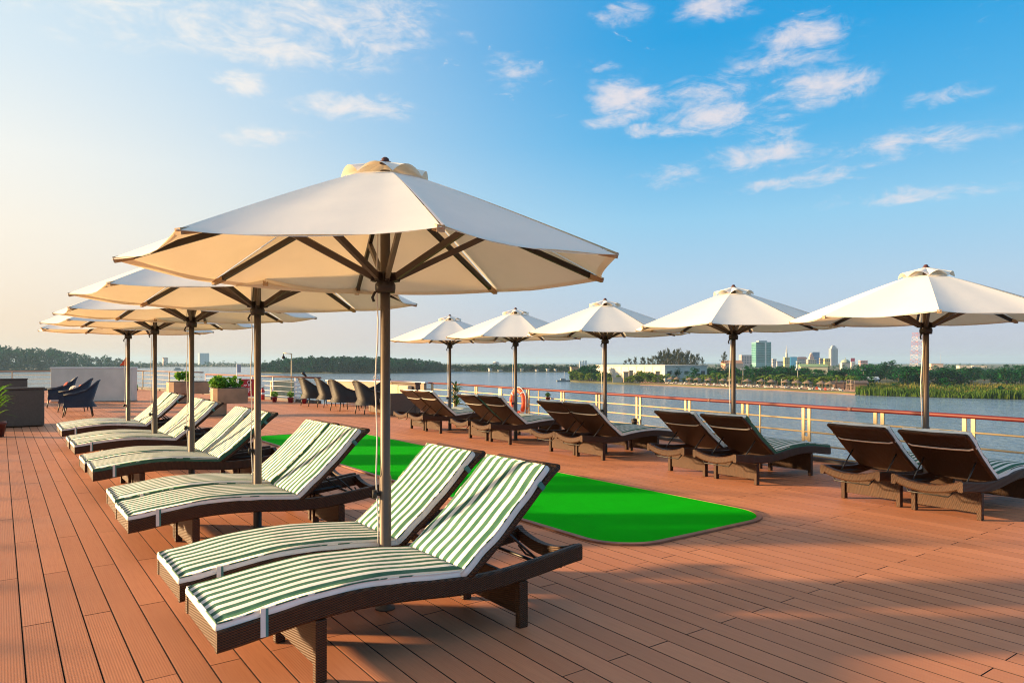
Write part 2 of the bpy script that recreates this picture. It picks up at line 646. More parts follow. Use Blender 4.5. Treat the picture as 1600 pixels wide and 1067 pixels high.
# ------------------------------------------------------------------ water and hull
WZ = -7.5
mb = MB()
cx, cy, _ = D(800, 3000)
n = 24
S = 6500.0
vs = [(cx - S + 2 * S * i / n, cy - S + 2 * S * j / n, WZ) for j in range(n + 1) for i in range(n + 1)]
mb.add(vs, [(j * (n + 1) + i, j * (n + 1) + i + 1, (j + 1) * (n + 1) + i + 1, (j + 1) * (n + 1) + i) for j in range(n) for i in range(n)])
struct('river', mb, mat_water())


def deck_range(x):
    y1 = 44.6 if x < 5.9 else (44.6 - (x - 5.9) * 5.3 if x < 7.7 else (35 - (x - 7.7) * 6.69 if x < 9.3 else 24.3))
    y0 = -3.0 if x < 9.15 else (x - 9.44) / 0.0955
    return max(y0, -3.0), y1


mb = MB()
mb.prism([(-3.32, -3.2), (9.12, -3.2), (11.25, 18.6), (11.25, 24.3), (9.3, 24.4), (7.7, 35.1), (5.9, 44.8), (-3.32, 44.8)], WZ - 0.8, -0.03)
struct('ship_hull', mb, M_WPAINT)

# deck boards: the 300 that show largest are parts, the rest one mass
deck = tag(put('deck', None), kind='structure')
PW, PL = 0.148, 2.28
boards = []
for k in range(-22, 76):
    x0 = 0.10 + PW * k
    ya, yb = deck_range(x0 + PW / 2)
    off = 5.985 if k % 2 else 4.87
    j = math.floor((ya - off) / PL) - 1
    while off + j * PL < yb:
        a, b_ = max(ya, off + j * PL), min(yb, off + (j + 1) * PL)
        j += 1
        if b_ - a > 0.12:
            boards.append((x0 + PW / 2, a, b_))


def shown(bd):
    x, a, b_ = bd
    tot = 0
    for y in (a + 0.2, (a + b_) / 2, b_ - 0.2):
        d = x * SN + y * CS
        if d < 0.5:
            continue
        u = 800 + F * (x * CS - y * SN) / d
        v = HY + F * CH / d
        if -40 < u < 1640 and v < 1100:
            tot += 1.0 / d ** 3
    return -tot


boards.sort(key=shown)


def board_mb(L, y0=None, x=0.0, z=0.0, m=None):
    mb = m or MB()
    w, e, t = PW / 2 - 0.0034, 0.0005, 0.020
    yb = 0.0 if y0 is None else y0
    g = 0.0028
    P = []
    for zz, ins in ((-t, 0), (-e, 0), (0, e)):
        P += [(x - w + ins, yb + g + ins, z + zz), (x + w - ins, yb + g + ins, z + zz), (x + w - ins, yb + L - g - ins, z + zz), (x - w + ins, yb + L - g - ins, z + zz)]
    fs = [(8, 9, 10, 11)]
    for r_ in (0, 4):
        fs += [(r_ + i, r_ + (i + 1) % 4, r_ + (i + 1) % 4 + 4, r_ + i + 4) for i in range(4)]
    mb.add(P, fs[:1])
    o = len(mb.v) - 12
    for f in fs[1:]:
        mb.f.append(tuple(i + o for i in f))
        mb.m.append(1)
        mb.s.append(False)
    return mb


M_EDGE = plain("plank_edge", (0.085, 0.040, 0.025), 0.9, 0.2, 4)  # board sides darkened in colour, so low sun leaves the gaps dark
cache = {}
for bd in boards[:300]:
    L = round(bd[2] - bd[1], 3)
    if L not in cache:
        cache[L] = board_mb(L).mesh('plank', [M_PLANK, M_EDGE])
    put('plank', cache[L], deck, (bd[0], bd[1], rnd.uniform(-0.0006, 0.0006)))
mb = MB()
for bd in boards[300:]:
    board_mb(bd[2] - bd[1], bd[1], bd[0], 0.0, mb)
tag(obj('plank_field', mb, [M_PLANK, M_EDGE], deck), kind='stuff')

mb = MB()
mb.prism([(-3.26, -3.1), (9.12, -3.1), (11.2, 18.6), (11.2, 24.2), (9.25, 24.3), (7.65, 35.0), (5.85, 44.7), (-3.26, 44.7)], -0.029, -0.0215)
struct('deck_base', mb, plain("joint_black", (0.012, 0.009, 0.008), 0.9))

# green turf mat let into the deck
def round_rect(x0, x1, y0, y1, r, n=10):
    pts = []
    for cx_, cy_, a0 in ((x1 - r, y0 + r, -90), (x1 - r, y1 - r, 0), (x0 + r, y1 - r, 90), (x0 + r, y0 + r, 180)):
        for i in range(n + 1):
            a = R(a0 + 90 * i / n)
            pts.append((cx_ + r * math.cos(a), cy_ + r * math.sin(a)))
    return pts


turf = thing('turf_mat', 'bright green artificial turf mat with rounded corners set in the deck', 'turf mat', (0, 0, 0))
TX0, TX1, TY0, TY1 = 4.02, 6.08, 4.06, 14.4
mb = MB()
mb.prism(round_rect(TX0, TX1, TY0, TY1, 0.42), 0.004, 0.014)
obj('turf', mb, M_TURF, turf)
mb = MB()
inn, outp = round_rect(TX0 - 0.003, TX1 + 0.003, TY0 - 0.003, TY1 + 0.003, 0.423), round_rect(TX0 - 0.055, TX1 + 0.055, TY0 - 0.055, TY1 + 0.055, 0.475)
nn = len(inn)
vs = [(x, y, 0.018) for x, y in inn] + [(x, y, 0.018) for x, y in outp] + [(x, y, 0.003) for x, y in outp] + [(x, y, 0.003) for x, y in inn]
fs = []
for i in range(nn):
    j = (i + 1) % nn
    fs += [(i, j, nn + j, nn + i)[::-1], (nn + i, nn + j, 2 * nn + j, 2 * nn + i)[::-1], (j, i, 3 * nn + i, 3 * nn + j)[::-1]]
mb.add(vs, fs)
obj('edge_trim', mb, M_TRIM, turf)

# ------------------------------------------------------------------ parasols
def make_umbrella(T, hubz, Rad, ztip, label, rot):
    t = thing('parasol', label, 'parasol')
    N8 = 8
    rt = 0.20                                   # radius where the canopy leaves the cap
    ztop = T - 0.10
    mb = MB()
    mb.lathe([(0.06, 0.0), (0.06, 0.012), (0.036, 0.018), (0.036, 0.80), (0.030, 0.815), (0.030, T - 0.06)], 16)
    obj('pole', mb, M_ALU, t)
    mb = MB()
    mb.lathe([(0.032, hubz - 0.07), (0.058, hubz - 0.07), (0.062, hubz - 0.04), (0.062, hubz - 0.02), (0.05, hubz), (0.05, hubz + 0.05), (0.034, hubz + 0.06)], 16)
    for k in range(N8):
        a = rot + 2 * PI * k / N8
        c, s = math.cos(a), math.sin(a)
        mb.beam((c * 0.045, s * 0.045, hubz + 0.02), (c * 0.085, s * 0.085, hubz + 0.025), 0.03, 0.05)
    hub = obj('hub', mb, M_RIB, t)
    mb = MB()
    mb.lathe([(0.031, ztop - 0.10), (0.07, ztop - 0.09), (0.07, ztop - 0.05), (0.031, ztop - 0.04)], 16)
    obj('top_hub', mb, M_RIB, t)

    def prof(f):                                # canopy profile along a rib, f 0..1
        return rt + (Rad - rt) * f, ztop - 0.012 - (ztop - 0.012 - ztip) * (f ** 1.06)
    # canopy cloth
    mb = MB()
    NF, NA = 12, 8
    for k in range(N8):
        a0, a1 = rot + 2 * PI * k / N8, rot + 2 * PI * (k + 1) / N8
        base = len(mb.v)
        for i in range(NF + 1):
            f = i / NF
            r_, z_ = prof(f)
            p0 = Vector((r_ * math.cos(a0), r_ * math.sin(a0), z_))
            p1 = Vector((r_ * math.cos(a1), r_ * math.sin(a1), z_))
            for j in range(NA + 1):
                g = j / NA
                p = p0.lerp(p1, g)
                b4 = 4 * g * (1 - g)
                p.z -= 0.035 * b4 * f * (1 - 0.3 * f) + (0.006 * math.sin(9 * g + 5 * k) + 0.004 * math.sin(23 * f + 3 * k + 4 * g) * b4) * f
                pull = 1 - 0.035 * b4 * f ** 6
                p.x *= pull
                p.y *= pull
                mb.v.append(tuple(p))
        for i in range(NF):
            for j in range(NA):
                q = base + i * (NA + 1) + j
                mb.f.append((q, q + NA + 1, q + NA + 2, q + 1))
                mb.m.append(0)
                mb.s.append(True)
    can = obj('canopy', mb, M_CANV, t)
    # hem: doubled cloth band round the rim
    mb = MB()
    for k in range(N8):
        a0, a1 = rot + 2 * PI * k / N8, rot + 2 * PI * (k + 1) / N8
        pts = []
        for f in (0.965, 1.0):
            r_, z_ = prof(f)
            for j in range(9):
                g = j / 8
                p = Vector((r_ * math.cos(a0), r_ * math.sin(a0), z_)).lerp(Vector((r_ * math.cos(a1), r_ * math.sin(a1), z_)), g)
                b4 = 4 * g * (1 - g)
                p.z -= 0.035 * b4 * f * (1 - 0.3 * f) + 0.004
                pull = 1 - 0.035 * b4 * f ** 6
                pts.append((p.x * pull, p.y * pull, p.z))
        mb.add(pts, [(j, j + 9, j + 10, j + 1) for j in range(8)], 0, True)
    obj('hem', mb, M_CANV, can)
    # vented cap with a scalloped rim
    mb = MB()
    NA = 8
    for k in range(N8):
        a0, a1 = rot + 2 * PI * k / N8, rot + 2 * PI * (k + 1) / N8
        base = len(mb.v)
        for i in range(5):
            f = i / 4
            r_ = 0.03 + (0.265 - 0.03) * f
            z_ = T - 0.012 - 0.112 * f ** 1.25
            for j in range(NA + 1):
                g = j / NA
                a = a0 + (a1 - a0) * g
                b4 = 4 * g * (1 - g)
                flat = math.cos(PI / N8) / math.cos((g - 0.5) * (a1 - a0))
                rr = r_ * (flat + (1 - flat) * 0.5)
                mb.v.append((rr * math.cos(a), rr * math.sin(a), z_ + 0.055 * b4 * f ** 1.6))
        for i in range(4):
            for j in range(NA):
                q = base + i * (NA + 1) + j
                mb.f.append((q, q + NA + 1, q + NA + 2, q + 1))
                mb.m.append(0)
                mb.s.append(True)
    obj('vent_cap', mb, M_CANV, t)
    mb = MB()
    mb.lathe([(0.035, T - 0.016), (0.035, T - 0.004), (0.022, T), (0.024, T + 0.012), (0.012, T + 0.022)], 12)
    obj('finial', mb, plain("finial_brown", (0.07, 0.018, 0.014), 0.5), t)
    # ribs and struts
    for k in range(N8):
        a = rot + 2 * PI * k / N8
        c, s = math.cos(a), math.sin(a)
        mb = MB()
        r0, z0 = 0.06, ztop - 0.065
        r1, z1 = prof(0.93)
        mb.beam((c * r0, s * r0, z0), (c * r1, s * r1, z1 - 0.026), 0.024, 0.034)
        rib = obj('rib', mb, M_RIB, t)
        mb = MB()
        r2, z2 = prof(0.992)
        mb.beam((c * (r1 - 0.02), s * (r1 - 0.02), z1 - 0.024), (c * r2, s * r2, z2 - 0.012), 0.034, 0.030)
        obj('rib_pocket', mb, M_TIP, rib)
        mb = MB()
        f = 0.46
        rm, zm = r0 + (r1 - r0) * f, z0 + (z1 - 0.026 - z0) * f
        mb.beam((c * 0.07, s * 0.07, hubz + 0.02), (c * rm, s * rm, zm - 0.02), 0.026, 0.036)
        obj('strut', mb, M_ALU, t)
    # lowering cord and lock knob
    mb = MB()
    pts = []
    for i in range(15):
        z = hubz + 0.3 - (hubz - 0.10) * i / 14
        pts.append((-0.042 - 0.012 * math.sin(i * 0.7) ** 2, 0.018 - 0.010 * math.sin(i * 0.6), z))
    mb.tube(pts, 0.0045, 5)
    obj('cord', mb, M_CORD, t)
    mb = MB()
    mb.tube([(-0.03, 0.012, hubz - 0.06), (-0.06, 0.02, hubz - 0.07), (-0.075, 0.022, hubz - 0.10), (-0.065, 0.02, hubz - 0.125)], 0.009, 6)
    obj('pulley_hook', mb, M_RIB, t)
    mb = MB()
    mb.tube([(-0.034, 0.0, 0.70), (-0.05, 0.01, 0.70), (-0.052, 0.011, 0.70), (-0.075, 0.02, 0.70)], [0.012, 0.012, 0.026, 0.026], 10)
    obj('lock_knob', mb, M_BLACK, t)
    return t


GUL, GUR = 'cream parasols over the left row of loungers', 'cream parasols over the right row of loungers'
UL = [((1.90, 3.94), 'nearest and largest cream parasol, standing between the two front striped loungers'),
      ((1.878, 6.50), 'cream parasol directly behind the nearest one in the left row'),
      ((1.883, 9.23), 'cream parasol third from the camera in the left row'),
      ((1.905, 11.88), 'cream parasol last but one of the left row'),
      ((1.905, 14.63), 'farthest cream parasol of the left row, pole in front of the screen wall')]
UR = [((8.02, 3.53), 'cream parasol at the right edge, its pole beside the lattice tower'),
      ((8.02, 5.98), 'cream parasol in front of the teal tower, second from the right edge'),
      ((8.02, 8.48), 'cream parasol in front of the long white warehouse'),
      ((8.02, 10.96), 'cream parasol beside the orange life ring on the rail'),
      ((8.02, 13.41), 'farthest cream parasol of the right row, beside the cane plant at the rail')]
ul = make_umbrella(2.72, 1.988, 1.475, 2.057, UL[0][1], 3.633)
ul['group'] = GUL
ul.location = (UL[0][0][0], UL[0][0][1], 0)
UJ = [0, 0.05, -0.03, 0.14, -0.1]
for i in range(1, 5):
    dup(ul, (UL[i][0][0], UL[i][0][1], 0), UJ[i], UL[i][1])
ur = make_umbrella(2.515, 1.865, 1.375, 1.955, UR[0][1], 3.633)
ur['group'] = GUR
ur.location = (UR[0][0][0], UR[0][0][1], 0)
UJ = [0, -0.04, 0.06, 0.0, 0.12]
for i in range(1, 5):
    dup(ur, (UR[i][0][0], UR[i][0][1], 0), UJ[i], UR[i][1])

# ------------------------------------------------------------------ loungers
def interp(tab, x):
    for (x0, z0), (x1, z1) in zip(tab, tab[1:]):
        if x <= x1:
            f = (x - x0) / (x1 - x0)
            return z0 + (z1 - z0) * max(0, f)
    return tab[-1][1]


def smooth_tab(tab, x, h=0.12):
    return sum(interp(tab, min(max(x + d, tab[0][0]), tab[-1][0])) for d in (-h, -h / 2, 0, h / 2, h)) / 5


TOPT = [(0, .340), (.16, .362), (.33, .385), (.50, .401), (.67, .403), (.85, .395), (1.05, .375), (1.24, .354), (1.43, .344), (1.67, .362), (1.88, .386), (2.08, .410)]
LW, LL = 0.64, 2.08


def make_lounger(label):
    t = thing('sun_lounger', label, 'sun lounger')
    # side rails
    for y0, y1 in ((0.0, 0.045), (LW - 0.045, LW)):
        mb = MB()
        n = 40
        e = 0.010
        for i in range(n + 1):
            x = LL * i / n
            zt = smooth_tab(TOPT, x)
            zb = zt - 0.098
            mb.v += [(x, y0, zb + e), (x, y0 + e, zb), (x, y1 - e, zb), (x, y1, zb + e), (x, y1, zt - e), (x, y1 - e, zt), (x, y0 + e, zt), (x, y0, zt - e)]
        for i in range(n):
            for k in range(8):
                a, b_ = i * 8 + k, i * 8 + (k + 1) % 8
                mb.f.append((a, a + 8, b_ + 8, b_))
                mb.m.append(0)
                mb.s.append(False)
        mb.add([mb.v[k] for k in range(8)], [tuple(range(8))])
        mb.add([mb.v[n * 8 + k] for k in range(8)], [tuple(reversed(range(8)))])
        obj('side_rail', mb, M_WICK, t)
    # foot board and curved head rail
    zt = smooth_tab(TOPT, 0)
    mb = MB()
    mb.box(0.004, 0.040, 0.0455, LW - 0.0455, zt - 0.100, zt - 0.006)
    obj('foot_rail', mb, M_WICK, t, bevel=0.008)
    mb = MB()
    zt = smooth_tab(TOPT, LL)
    pts = []
    n = 14
    for i in range(n + 1):
        y = 0.046 + (LW - 0.092) * i / n
        sag = 0.055 * math.sin(PI * i / n) ** 0.8
        for dx_, dz_ in ((-0.05, -0.075), (-0.008, -0.085), (0.0, -0.07), (0.0, -0.014), (-0.01, -0.003), (-0.05, -0.003)):
            pts.append((LL + dx_, y, zt + dz_ - sag))
    fs = []
    for i in range(n):
        for k in range(6):
            a, b_ = i * 6 + k, i * 6 + (k + 1) % 6
            fs.append((a, b_, b_ + 6, a + 6))
    fs += [tuple(range(6))[::-1], tuple(range(n * 6, n * 6 + 6))]
    mb.add(pts, fs)
    obj('head_rail', mb, M_WICK, t)
    # woven bed
    mb = MB()
    n = 20
    P = []
    for i in range(n + 1):
        x = 0.041 + (1.26 - 0.041) * i / n
        zz = smooth_tab(TOPT, x) - 0.028
        P += [(x, 0.046, zz), (x, LW - 0.046, zz), (x, LW - 0.046, zz - 0.022), (x, 0.046, zz - 0.022)]
    fs = []
    for i in range(n):
        for k in range(4):
            a, b_ = i * 4 + k, i * 4 + (k + 1) % 4
            fs.append((a, b_, b_ + 4, a + 4)[::-1])
    fs += [(0, 1, 2, 3), (n * 4 + 3, n * 4 + 2, n * 4 + 1, n * 4)]
    mb.add(P, fs)
    obj('woven_bed', mb, M_WICK, t)
    # legs and woven skirts
    for x0, x1 in ((0.435, 0.490), (1.612, 1.672)):
        for y0, y1 in ((0.0015, 0.0445), (LW - 0.0445, LW - 0.0015)):
            mb = MB()
            zt = min(smooth_tab(TOPT, x0), smooth_tab(TOPT, x1)) - 0.097
            mb.box(x0, x1, y0, y1, 0.0, zt)
            obj('leg', mb, M_WICK, t, bevel=0.005)
        mb = MB()
        zt = smooth_tab(TOPT, (x0 + x1) / 2) - 0.085
        mb.box((x0 + x1) / 2 - 0.012, (x0 + x1) / 2 + 0.012, 0.0455, LW - 0.0455, 0.065, zt)
        obj('skirt_panel', mb, M_WICK, t, bevel=0.004)
    # under brace
    mb = MB()
    zt = smooth_tab(TOPT, 1.02) - 0.06
    mb.box(1.00, 1.04, 0.0455, LW - 0.0455, zt - 0.03, zt)
    obj('cross_bar', mb, M_BLACK, t)
    # reclining back
    A, B = Vector((1.275, 0, 0.350)), Vector((1.885, 0, 0.905))
    dirv = (B - A).normalized()
    nor = Vector((-dirv.z, 0, dirv.x))
    LB = (B - A).length
    mb = MB()
    P = []
    n = 12
    for i in range(n + 1):
        f = i / n
        bend = -0.018 * math.sin(PI * f) - (0.02 * max(0, f - 0.85) / 0.15)
        p = A + dirv * (LB * f) + nor * bend
        q = p - nor * 0.026
        P += [(p.x, 0.028, p.z), (p.x, LW - 0.028, p.z), (q.x, LW - 0.028, q.z), (q.x, 0.028, q.z)]
    fs = []
    for i in range(n):
        for k in range(4):
            a, b_ = i * 4 + k, i * 4 + (k + 1) % 4
            fs.append((a, b_, b_ + 4, a + 4)[::-1])
    fs += [(0, 1, 2, 3), (n * 4 + 3, n * 4 + 2, n * 4 + 1, n * 4)]
    mb.add(P, fs)
    back = obj('backrest', mb, M_WICKD, t)
    mb = MB()
    for y in (0.020, LW - 0.020):
        pts = [A + dirv * (LB * f) + nor * (-0.013 - 0.018 * math.sin(PI * f) - 0.02 * max(0, f - 0.85) / 0.15) for f in [i / 10 for i in range(11)]]
        mb.tube([(p.x, y, p.z) for p in pts], 0.018, 8)
    e = A + dirv * LB - nor * 0.033
    mb.tube([(e.x, 0.02, e.z), (e.x, LW / 2, e.z - 0.006), (e.x, LW - 0.02, e.z)], 0.018, 8)
    obj('back_frame', mb, M_WICK, back)
    # props holding up the back
    pb = A + dirv * (LB * 0.42) - nor * 0.035
    for y in (0.085, LW - 0.085):
        mb = MB()
        mb.tube([(pb.x, y, pb.z), (1.83, y, 0.315)], 0.008, 6)
        obj('prop_bar', mb, M_BLACK, t)
    mb = MB()
    mb.tube([(1.83, 0.046, 0.312), (1.83, LW - 0.046, 0.312)], 0.010, 6)
    for y in (0.07, 0.11, LW - 0.11, LW - 0.07):
        mb.tube([(1.40, y, 0.30), (1.86, y, 0.325)], 0.007, 5)
    obj('ratchet_rail', mb, M_BLACK, t)
    mb = MB()
    zt = smooth_tab(TOPT, LL) - 0.085
    mb.tube([(2.0, 0.10, zt - 0.02), (2.03, 0.14, zt - 0.075), (2.03, LW - 0.14, zt - 0.075), (2.0, LW - 0.10, zt - 0.02)], 0.007, 6)
    obj('pull_handle', mb, M_BLACK, t)
    return t, A, dirv, nor, LB


def cushion_mesh(kind, sm, seed, A, dirv, nor, LB):
    """a padded slab following the lounger; kind 'seat' or 'back'"""
    r_ = random.Random(seed)
    ph = [r_.uniform(0, 6.28) for _ in range(8)]
    nx, ny = (34, 20) if kind == 'seat' else (22, 20)
    y0, y1 = 0.018, LW - 0.018
    th = 0.064

    def frame(f):
        if kind == 'seat':
            x = 0.004 + 1.255 * f
            z = smooth_tab(TOPT, x) - 0.016
            return Vector((x, 0, z)), Vector((0, 0, 1)), Vector((1, 0, 0))
        p = A + dirv * (-0.015 + (LB - 0.045) * f) + nor * (0.004 - 0.018 * math.sin(PI * f))
        return p, nor, dirv
    mb = MB()
    rows = []
    for i in range(nx + 1):
        f = i / nx
        p, up, al = frame(f)
        row = []
        ef = min(f, 1 - f) * (1.26 if kind == 'seat' else LB)
        for j in range(ny + 1):
            g = j / ny
            y = y0 + (y1 - y0) * g
            eg = min(g, 1 - g) * (y1 - y0)
            e = min(ef, eg)
            puff = th - 0.016 * max(0, 1 - e / 0.05) ** 2
            puff += 0.0016 * math.sin(7 * f * 3 + ph[0]) * math.sin(6 * g + ph[1]) + 0.0013 * math.sin(17 * f + ph[2] + 4 * g)
            wob = 0.0035 * math.sin(13 * f + ph[3]) + 0.002 * math.sin(29 * f + ph[4])
            yy = y + (wob if g in (0, 1) else wob * 0.5 * (abs(g - 0.5) * 2))
            q = p + up * puff
            row.append((q.x, yy, q.z))
        rows.append(row)
    base = len(mb.v)
    for row in rows:
        mb.v += row
    W1 = ny + 1
    for i in range(nx):
        for j in range(ny):
            a = base + i * W1 + j
            mb.f.append((a, a + W1, a + W1 + 1, a + 1)[::-1])
            mb.m.append(0)
            mb.s.append(True)
    # sides: a rounded wall of three rings round the rim
    rim = [(i, 0) for i in range(nx + 1)] + [(nx, j) for j in range(1, ny + 1)] + [(i, ny) for i in range(nx - 1, -1, -1)] + [(0, j) for j in range(ny - 1, 0, -1)]
    ring0 = [base + i * W1 + j for i, j in rim]
    prev = ring0
    for lvl, (outw, down) in enumerate(((0.006, 0.35), (0.006, 0.75), (0.0, 1.0))):
        cur = []
        for (i, j) in rim:
            p, up, al = frame(i / nx)
            x, y, z = rows[i][j]
            sy = -1 if j == 0 else (1 if j == ny else 0)
            sx = -1 if i == 0 else (1 if i == nx else 0)
            q = Vector((x, y, z)) - up * (0.045 * down) + al * (sx * outw) + Vector((0, sy * outw, 0))
            cur.append(len(mb.v))
            mb.v.append(tuple(q))
        m = len(rim)
        for k in range(m):
            mb.f.append((prev[k], prev[(k + 1) % m], cur[(k + 1) % m], cur[k])[::-1])
            mb.m.append(1 if rim[k][0] == rim[(k + 1) % m][0] else 0)
            mb.s.append(True)
        prev = cur
    mb.f.append(tuple(prev))
    mb.m.append(0)
    mb.s.append(False)
    # piping along the top edge
    pm = MB()
    loop = [mb.v[k] for k in ring0]
    pm.tube([(x, y, z - 0.003) for x, y, z in loop] + [(loop[0][0], loop[0][1], loop[0][2] - 0.003)], 0.0042, 6)
    return mb.mesh(kind + '_cushion', [sm, M_SIDE]), pm.mesh('piping', M_PIPE)


M_SIDE = plain('cushion_side', (0.80, 0.78, 0.71), 0.85, 0.06, 8)
lounger0, LA, LD, LN, LBL = make_lounger('')
PROTO_KIDS = kids(lounger0)
CUSH = []
for i in range(4):
    CUSH.append((cushion_mesh('seat', M_STR[i % 3], 10 + i, LA, LD, LN, LBL), cushion_mesh('back', M_STR[i % 3], 20 + i, LA, LD, LN, LBL)))
# straps
mb = MB()
zt = smooth_tab(TOPT, 0.20)
mb.box(0.182, 0.204, -0.004, -0.001, zt - 0.088, zt + 0.036)
mb.box(0.182, 0.204, -0.004, 0.02, zt + 0.036, zt + 0.039)
ME_TIEW = mb.mesh('cushion_tie', M_WHITE)
mb = MB()
mb.box(0.204, 0.216, -0.0045, -0.0015, zt - 0.090, zt + 0.036)
ME_TIEG = mb.mesh('tie_edge', M_TEAL)


def band_mesh(f, y_a, y_b, w, mat):
    mb = MB()
    n = 10
    P = []
    for i in range(n + 1):
        g = i / n
        y = y_a + (y_b - y_a) * g
        p = LA + LD * (LBL * f - 0.022 * math.sin(PI * g) ** 0.7) - LN * (0.049 if 0.02 < g < 0.98 else 0.03)
        for s1, s2 in ((-w / 2, 0), (w / 2, 0), (w / 2, -0.004), (-w / 2, -0.004)):
            q = p + LD * s1 + LN * s2
            P.append((q.x, y, q.z))
    fs = []
    for i in range(n):
        for k in range(4):
            a, b_ = i * 4 + k, i * 4 + (k + 1) % 4
            fs.append((a, b_, b_ + 4, a + 4))
    fs += [(3, 2, 1, 0), (n * 4, n * 4 + 1, n * 4 + 2, n * 4 + 3)]
    mb.add(P, fs)
    return mb.mesh('back_tie', mat)


ME_BACKT = [band_mesh(0.74, 0.0, LW, 0.022, M_WHITE), band_mesh(0.72, 0.0, LW, 0.018, M_WHITE)]
mb = MB()
p = LA + LD * (LBL * 0.80) + LN * 0.01
y = 0.0085
mb.beam((p.x, y, p.z), (p.x + 0.03, y, p.z - 0.035), 0.018, 0.03, 0)
ME_LOOP = mb.mesh('side_loop', M_TEAL)

GLL, GLR = 'striped sun loungers in the left row', 'dark wicker sun loungers along the right rail'
LLAB = ['nearest lounger of all, brown wicker with green and white striped cushions',
        'striped lounger on the far side of the nearest parasol pole, second from the camera',
        'striped lounger, nearer one of the second pair back in the left row',
        'striped lounger half hidden behind the second parasol pole from the left front',
        'striped lounger with wide green side edge, nearer one of the middle left pair',
        'striped lounger in front of the right-hand planter, farther one of the middle left pair',
        'striped lounger with a pale cushion side, nearer one of the fourth left pair',
        'striped lounger behind the third parasol pole, farther one of the fourth left pair',
        'striped lounger nearer one of the last and smallest pair on the left',
        'rearmost striped lounger of the left row, its foot next to the navy armchairs']
RLAB = ['dark wicker lounger cut off by the right edge of the photo',
        'dark wicker lounger second from the right edge of the photo',
        'nearer dark wicker lounger of the pair below the teal tower',
        'farther dark wicker lounger of the pair below the teal tower',
        'nearer dark wicker lounger of the pair by the black bollard below the warehouse',
        'farther dark wicker lounger of the pair below the warehouse, right of the hanging plant',
        'dark wicker lounger directly in front of the orange life ring',
        'dark wicker lounger with striped cushion peeping over its back, left of the life ring',
        'dark wicker lounger directly left of the leafy cane plant at the rail',
        'farthest dark wicker lounger of the right row, touching the grey sofa']


def recline(o, deg):
    """swing a part of the back about the hinge"""
    m = Matrix.Rotation(R(-deg), 3, 'Y')
    o.rotation_euler = (0, R(-deg), 0)
    o.location = LA - m @ LA


def lounger(i, loc, rz, label, group, cush, right, lean=0.0):
    r = lounger0 if i == 0 else lounger0.copy()
    if i:
        col.objects.link(r)
    r.location, r.rotation_euler = loc, (0, 0, rz)
    tag(r, label, 'sun lounger', group)
    if i:
        for ch in PROTO_KIDS:
            c = ch.copy()
            col.objects.link(c)
            c.parent = r
            for g in kids(ch):
                d = g.copy()
                col.objects.link(d)
                d.parent = c
    (s1, p1), (s2, p2) = cush
    s = put('seat_cushion', s1, r)
    put('piping', p1, s)
    s = put('back_cushion', s2, r)
    put('piping', p2, s)
    put('side_loop', ME_LOOP, s)
    recline(s, lean)
    for c in kids(r):
        if c.name.split('.')[0] == 'backrest':
            recline(c, lean)
    if not right:
        k = put('cushion_tie', ME_TIEW, r)
        put('tie_edge', ME_TIEG, k)
    else:
        recline(put('back_tie', ME_BACKT[i % 2], r), lean)
    return r


LY = [3.19, 3.985, 5.80, 6.555, 8.55, 9.29, 11.2, 11.94, 13.95, 14.69]
LX = [0.752, 0.755, 0.755, 0.76, 0.785, 0.775, 0.815, 0.80, 0.835, 0.84]
LC = [0, 1, 1, 2, 2, 0, 3, 1, 0, 2]
for i in range(10):
    lounger(i, (LX[i], LY[i], 0), R([0, 0.2, 0.8, -0.4, -0.7, 0.5, 0.6, -0.5, 0.3, 0.1][i]), LLAB[i], GLL, CUSH[LC[i]], False, [0, -0.4, 0.8, 0.3, -0.8, -0.2, -1.0, 0.4, -0.6, 0.5][i])
RY = [2.80, 3.53, 5.22, 5.985, 7.86, 8.61, 10.36, 11.1, 12.85, 13.6]
RC = [1, 0, 2, 3, 0, 1, 3, 2, 1, 0]
for i in range(10):
    lounger(10 + i, (9.10 + [0.06, 0.09, 0, 0.03, -0.02, 0.02, 0, 0.03, 0, 0.05][i], RY[i] + LW, 0), PI + R([0, -0.8, 0.5, -0.4, -0.6, 0.6, 0.4, -0.7, 0.5, -0.3][i]), RLAB[i], GLR, CUSH[RC[i]], True, [-5.6, -5.2, -4.4, -4.8, -2.6, -3.4, -1.5, -2.4, -1.0, -1.8][i])

# ------------------------------------------------------------------ ship railings
def lerp3(a, b, f):
    return tuple(a[i] + (b[i] - a[i]) * f for i in range(3))


def rail_x(y):
    return 9.42 + 0.0955 * y if y < 18.5 else 11.187


kb = MB()
kb.beam((rail_x(-3) + 0.02, -3, 0.02), (rail_x(18.5) + 0.02, 18.5, 0.02), 0.07, 0.07)
kb.beam((11.2, 18.46, 0.02), (11.2, 24.3, 0.02), 0.07, 0.07)
struct('deck_kerb', kb, M_KERB)

rr = thing('ship_railing', 'red topped cream railing along the right side of the deck, above the water', 'railing', (rail_x(0), 0, 0), 0, 'ship railings')
ox, oy = rail_x(0), 0.0


def L(x, y, z):
    return (x - ox, y - oy, z)


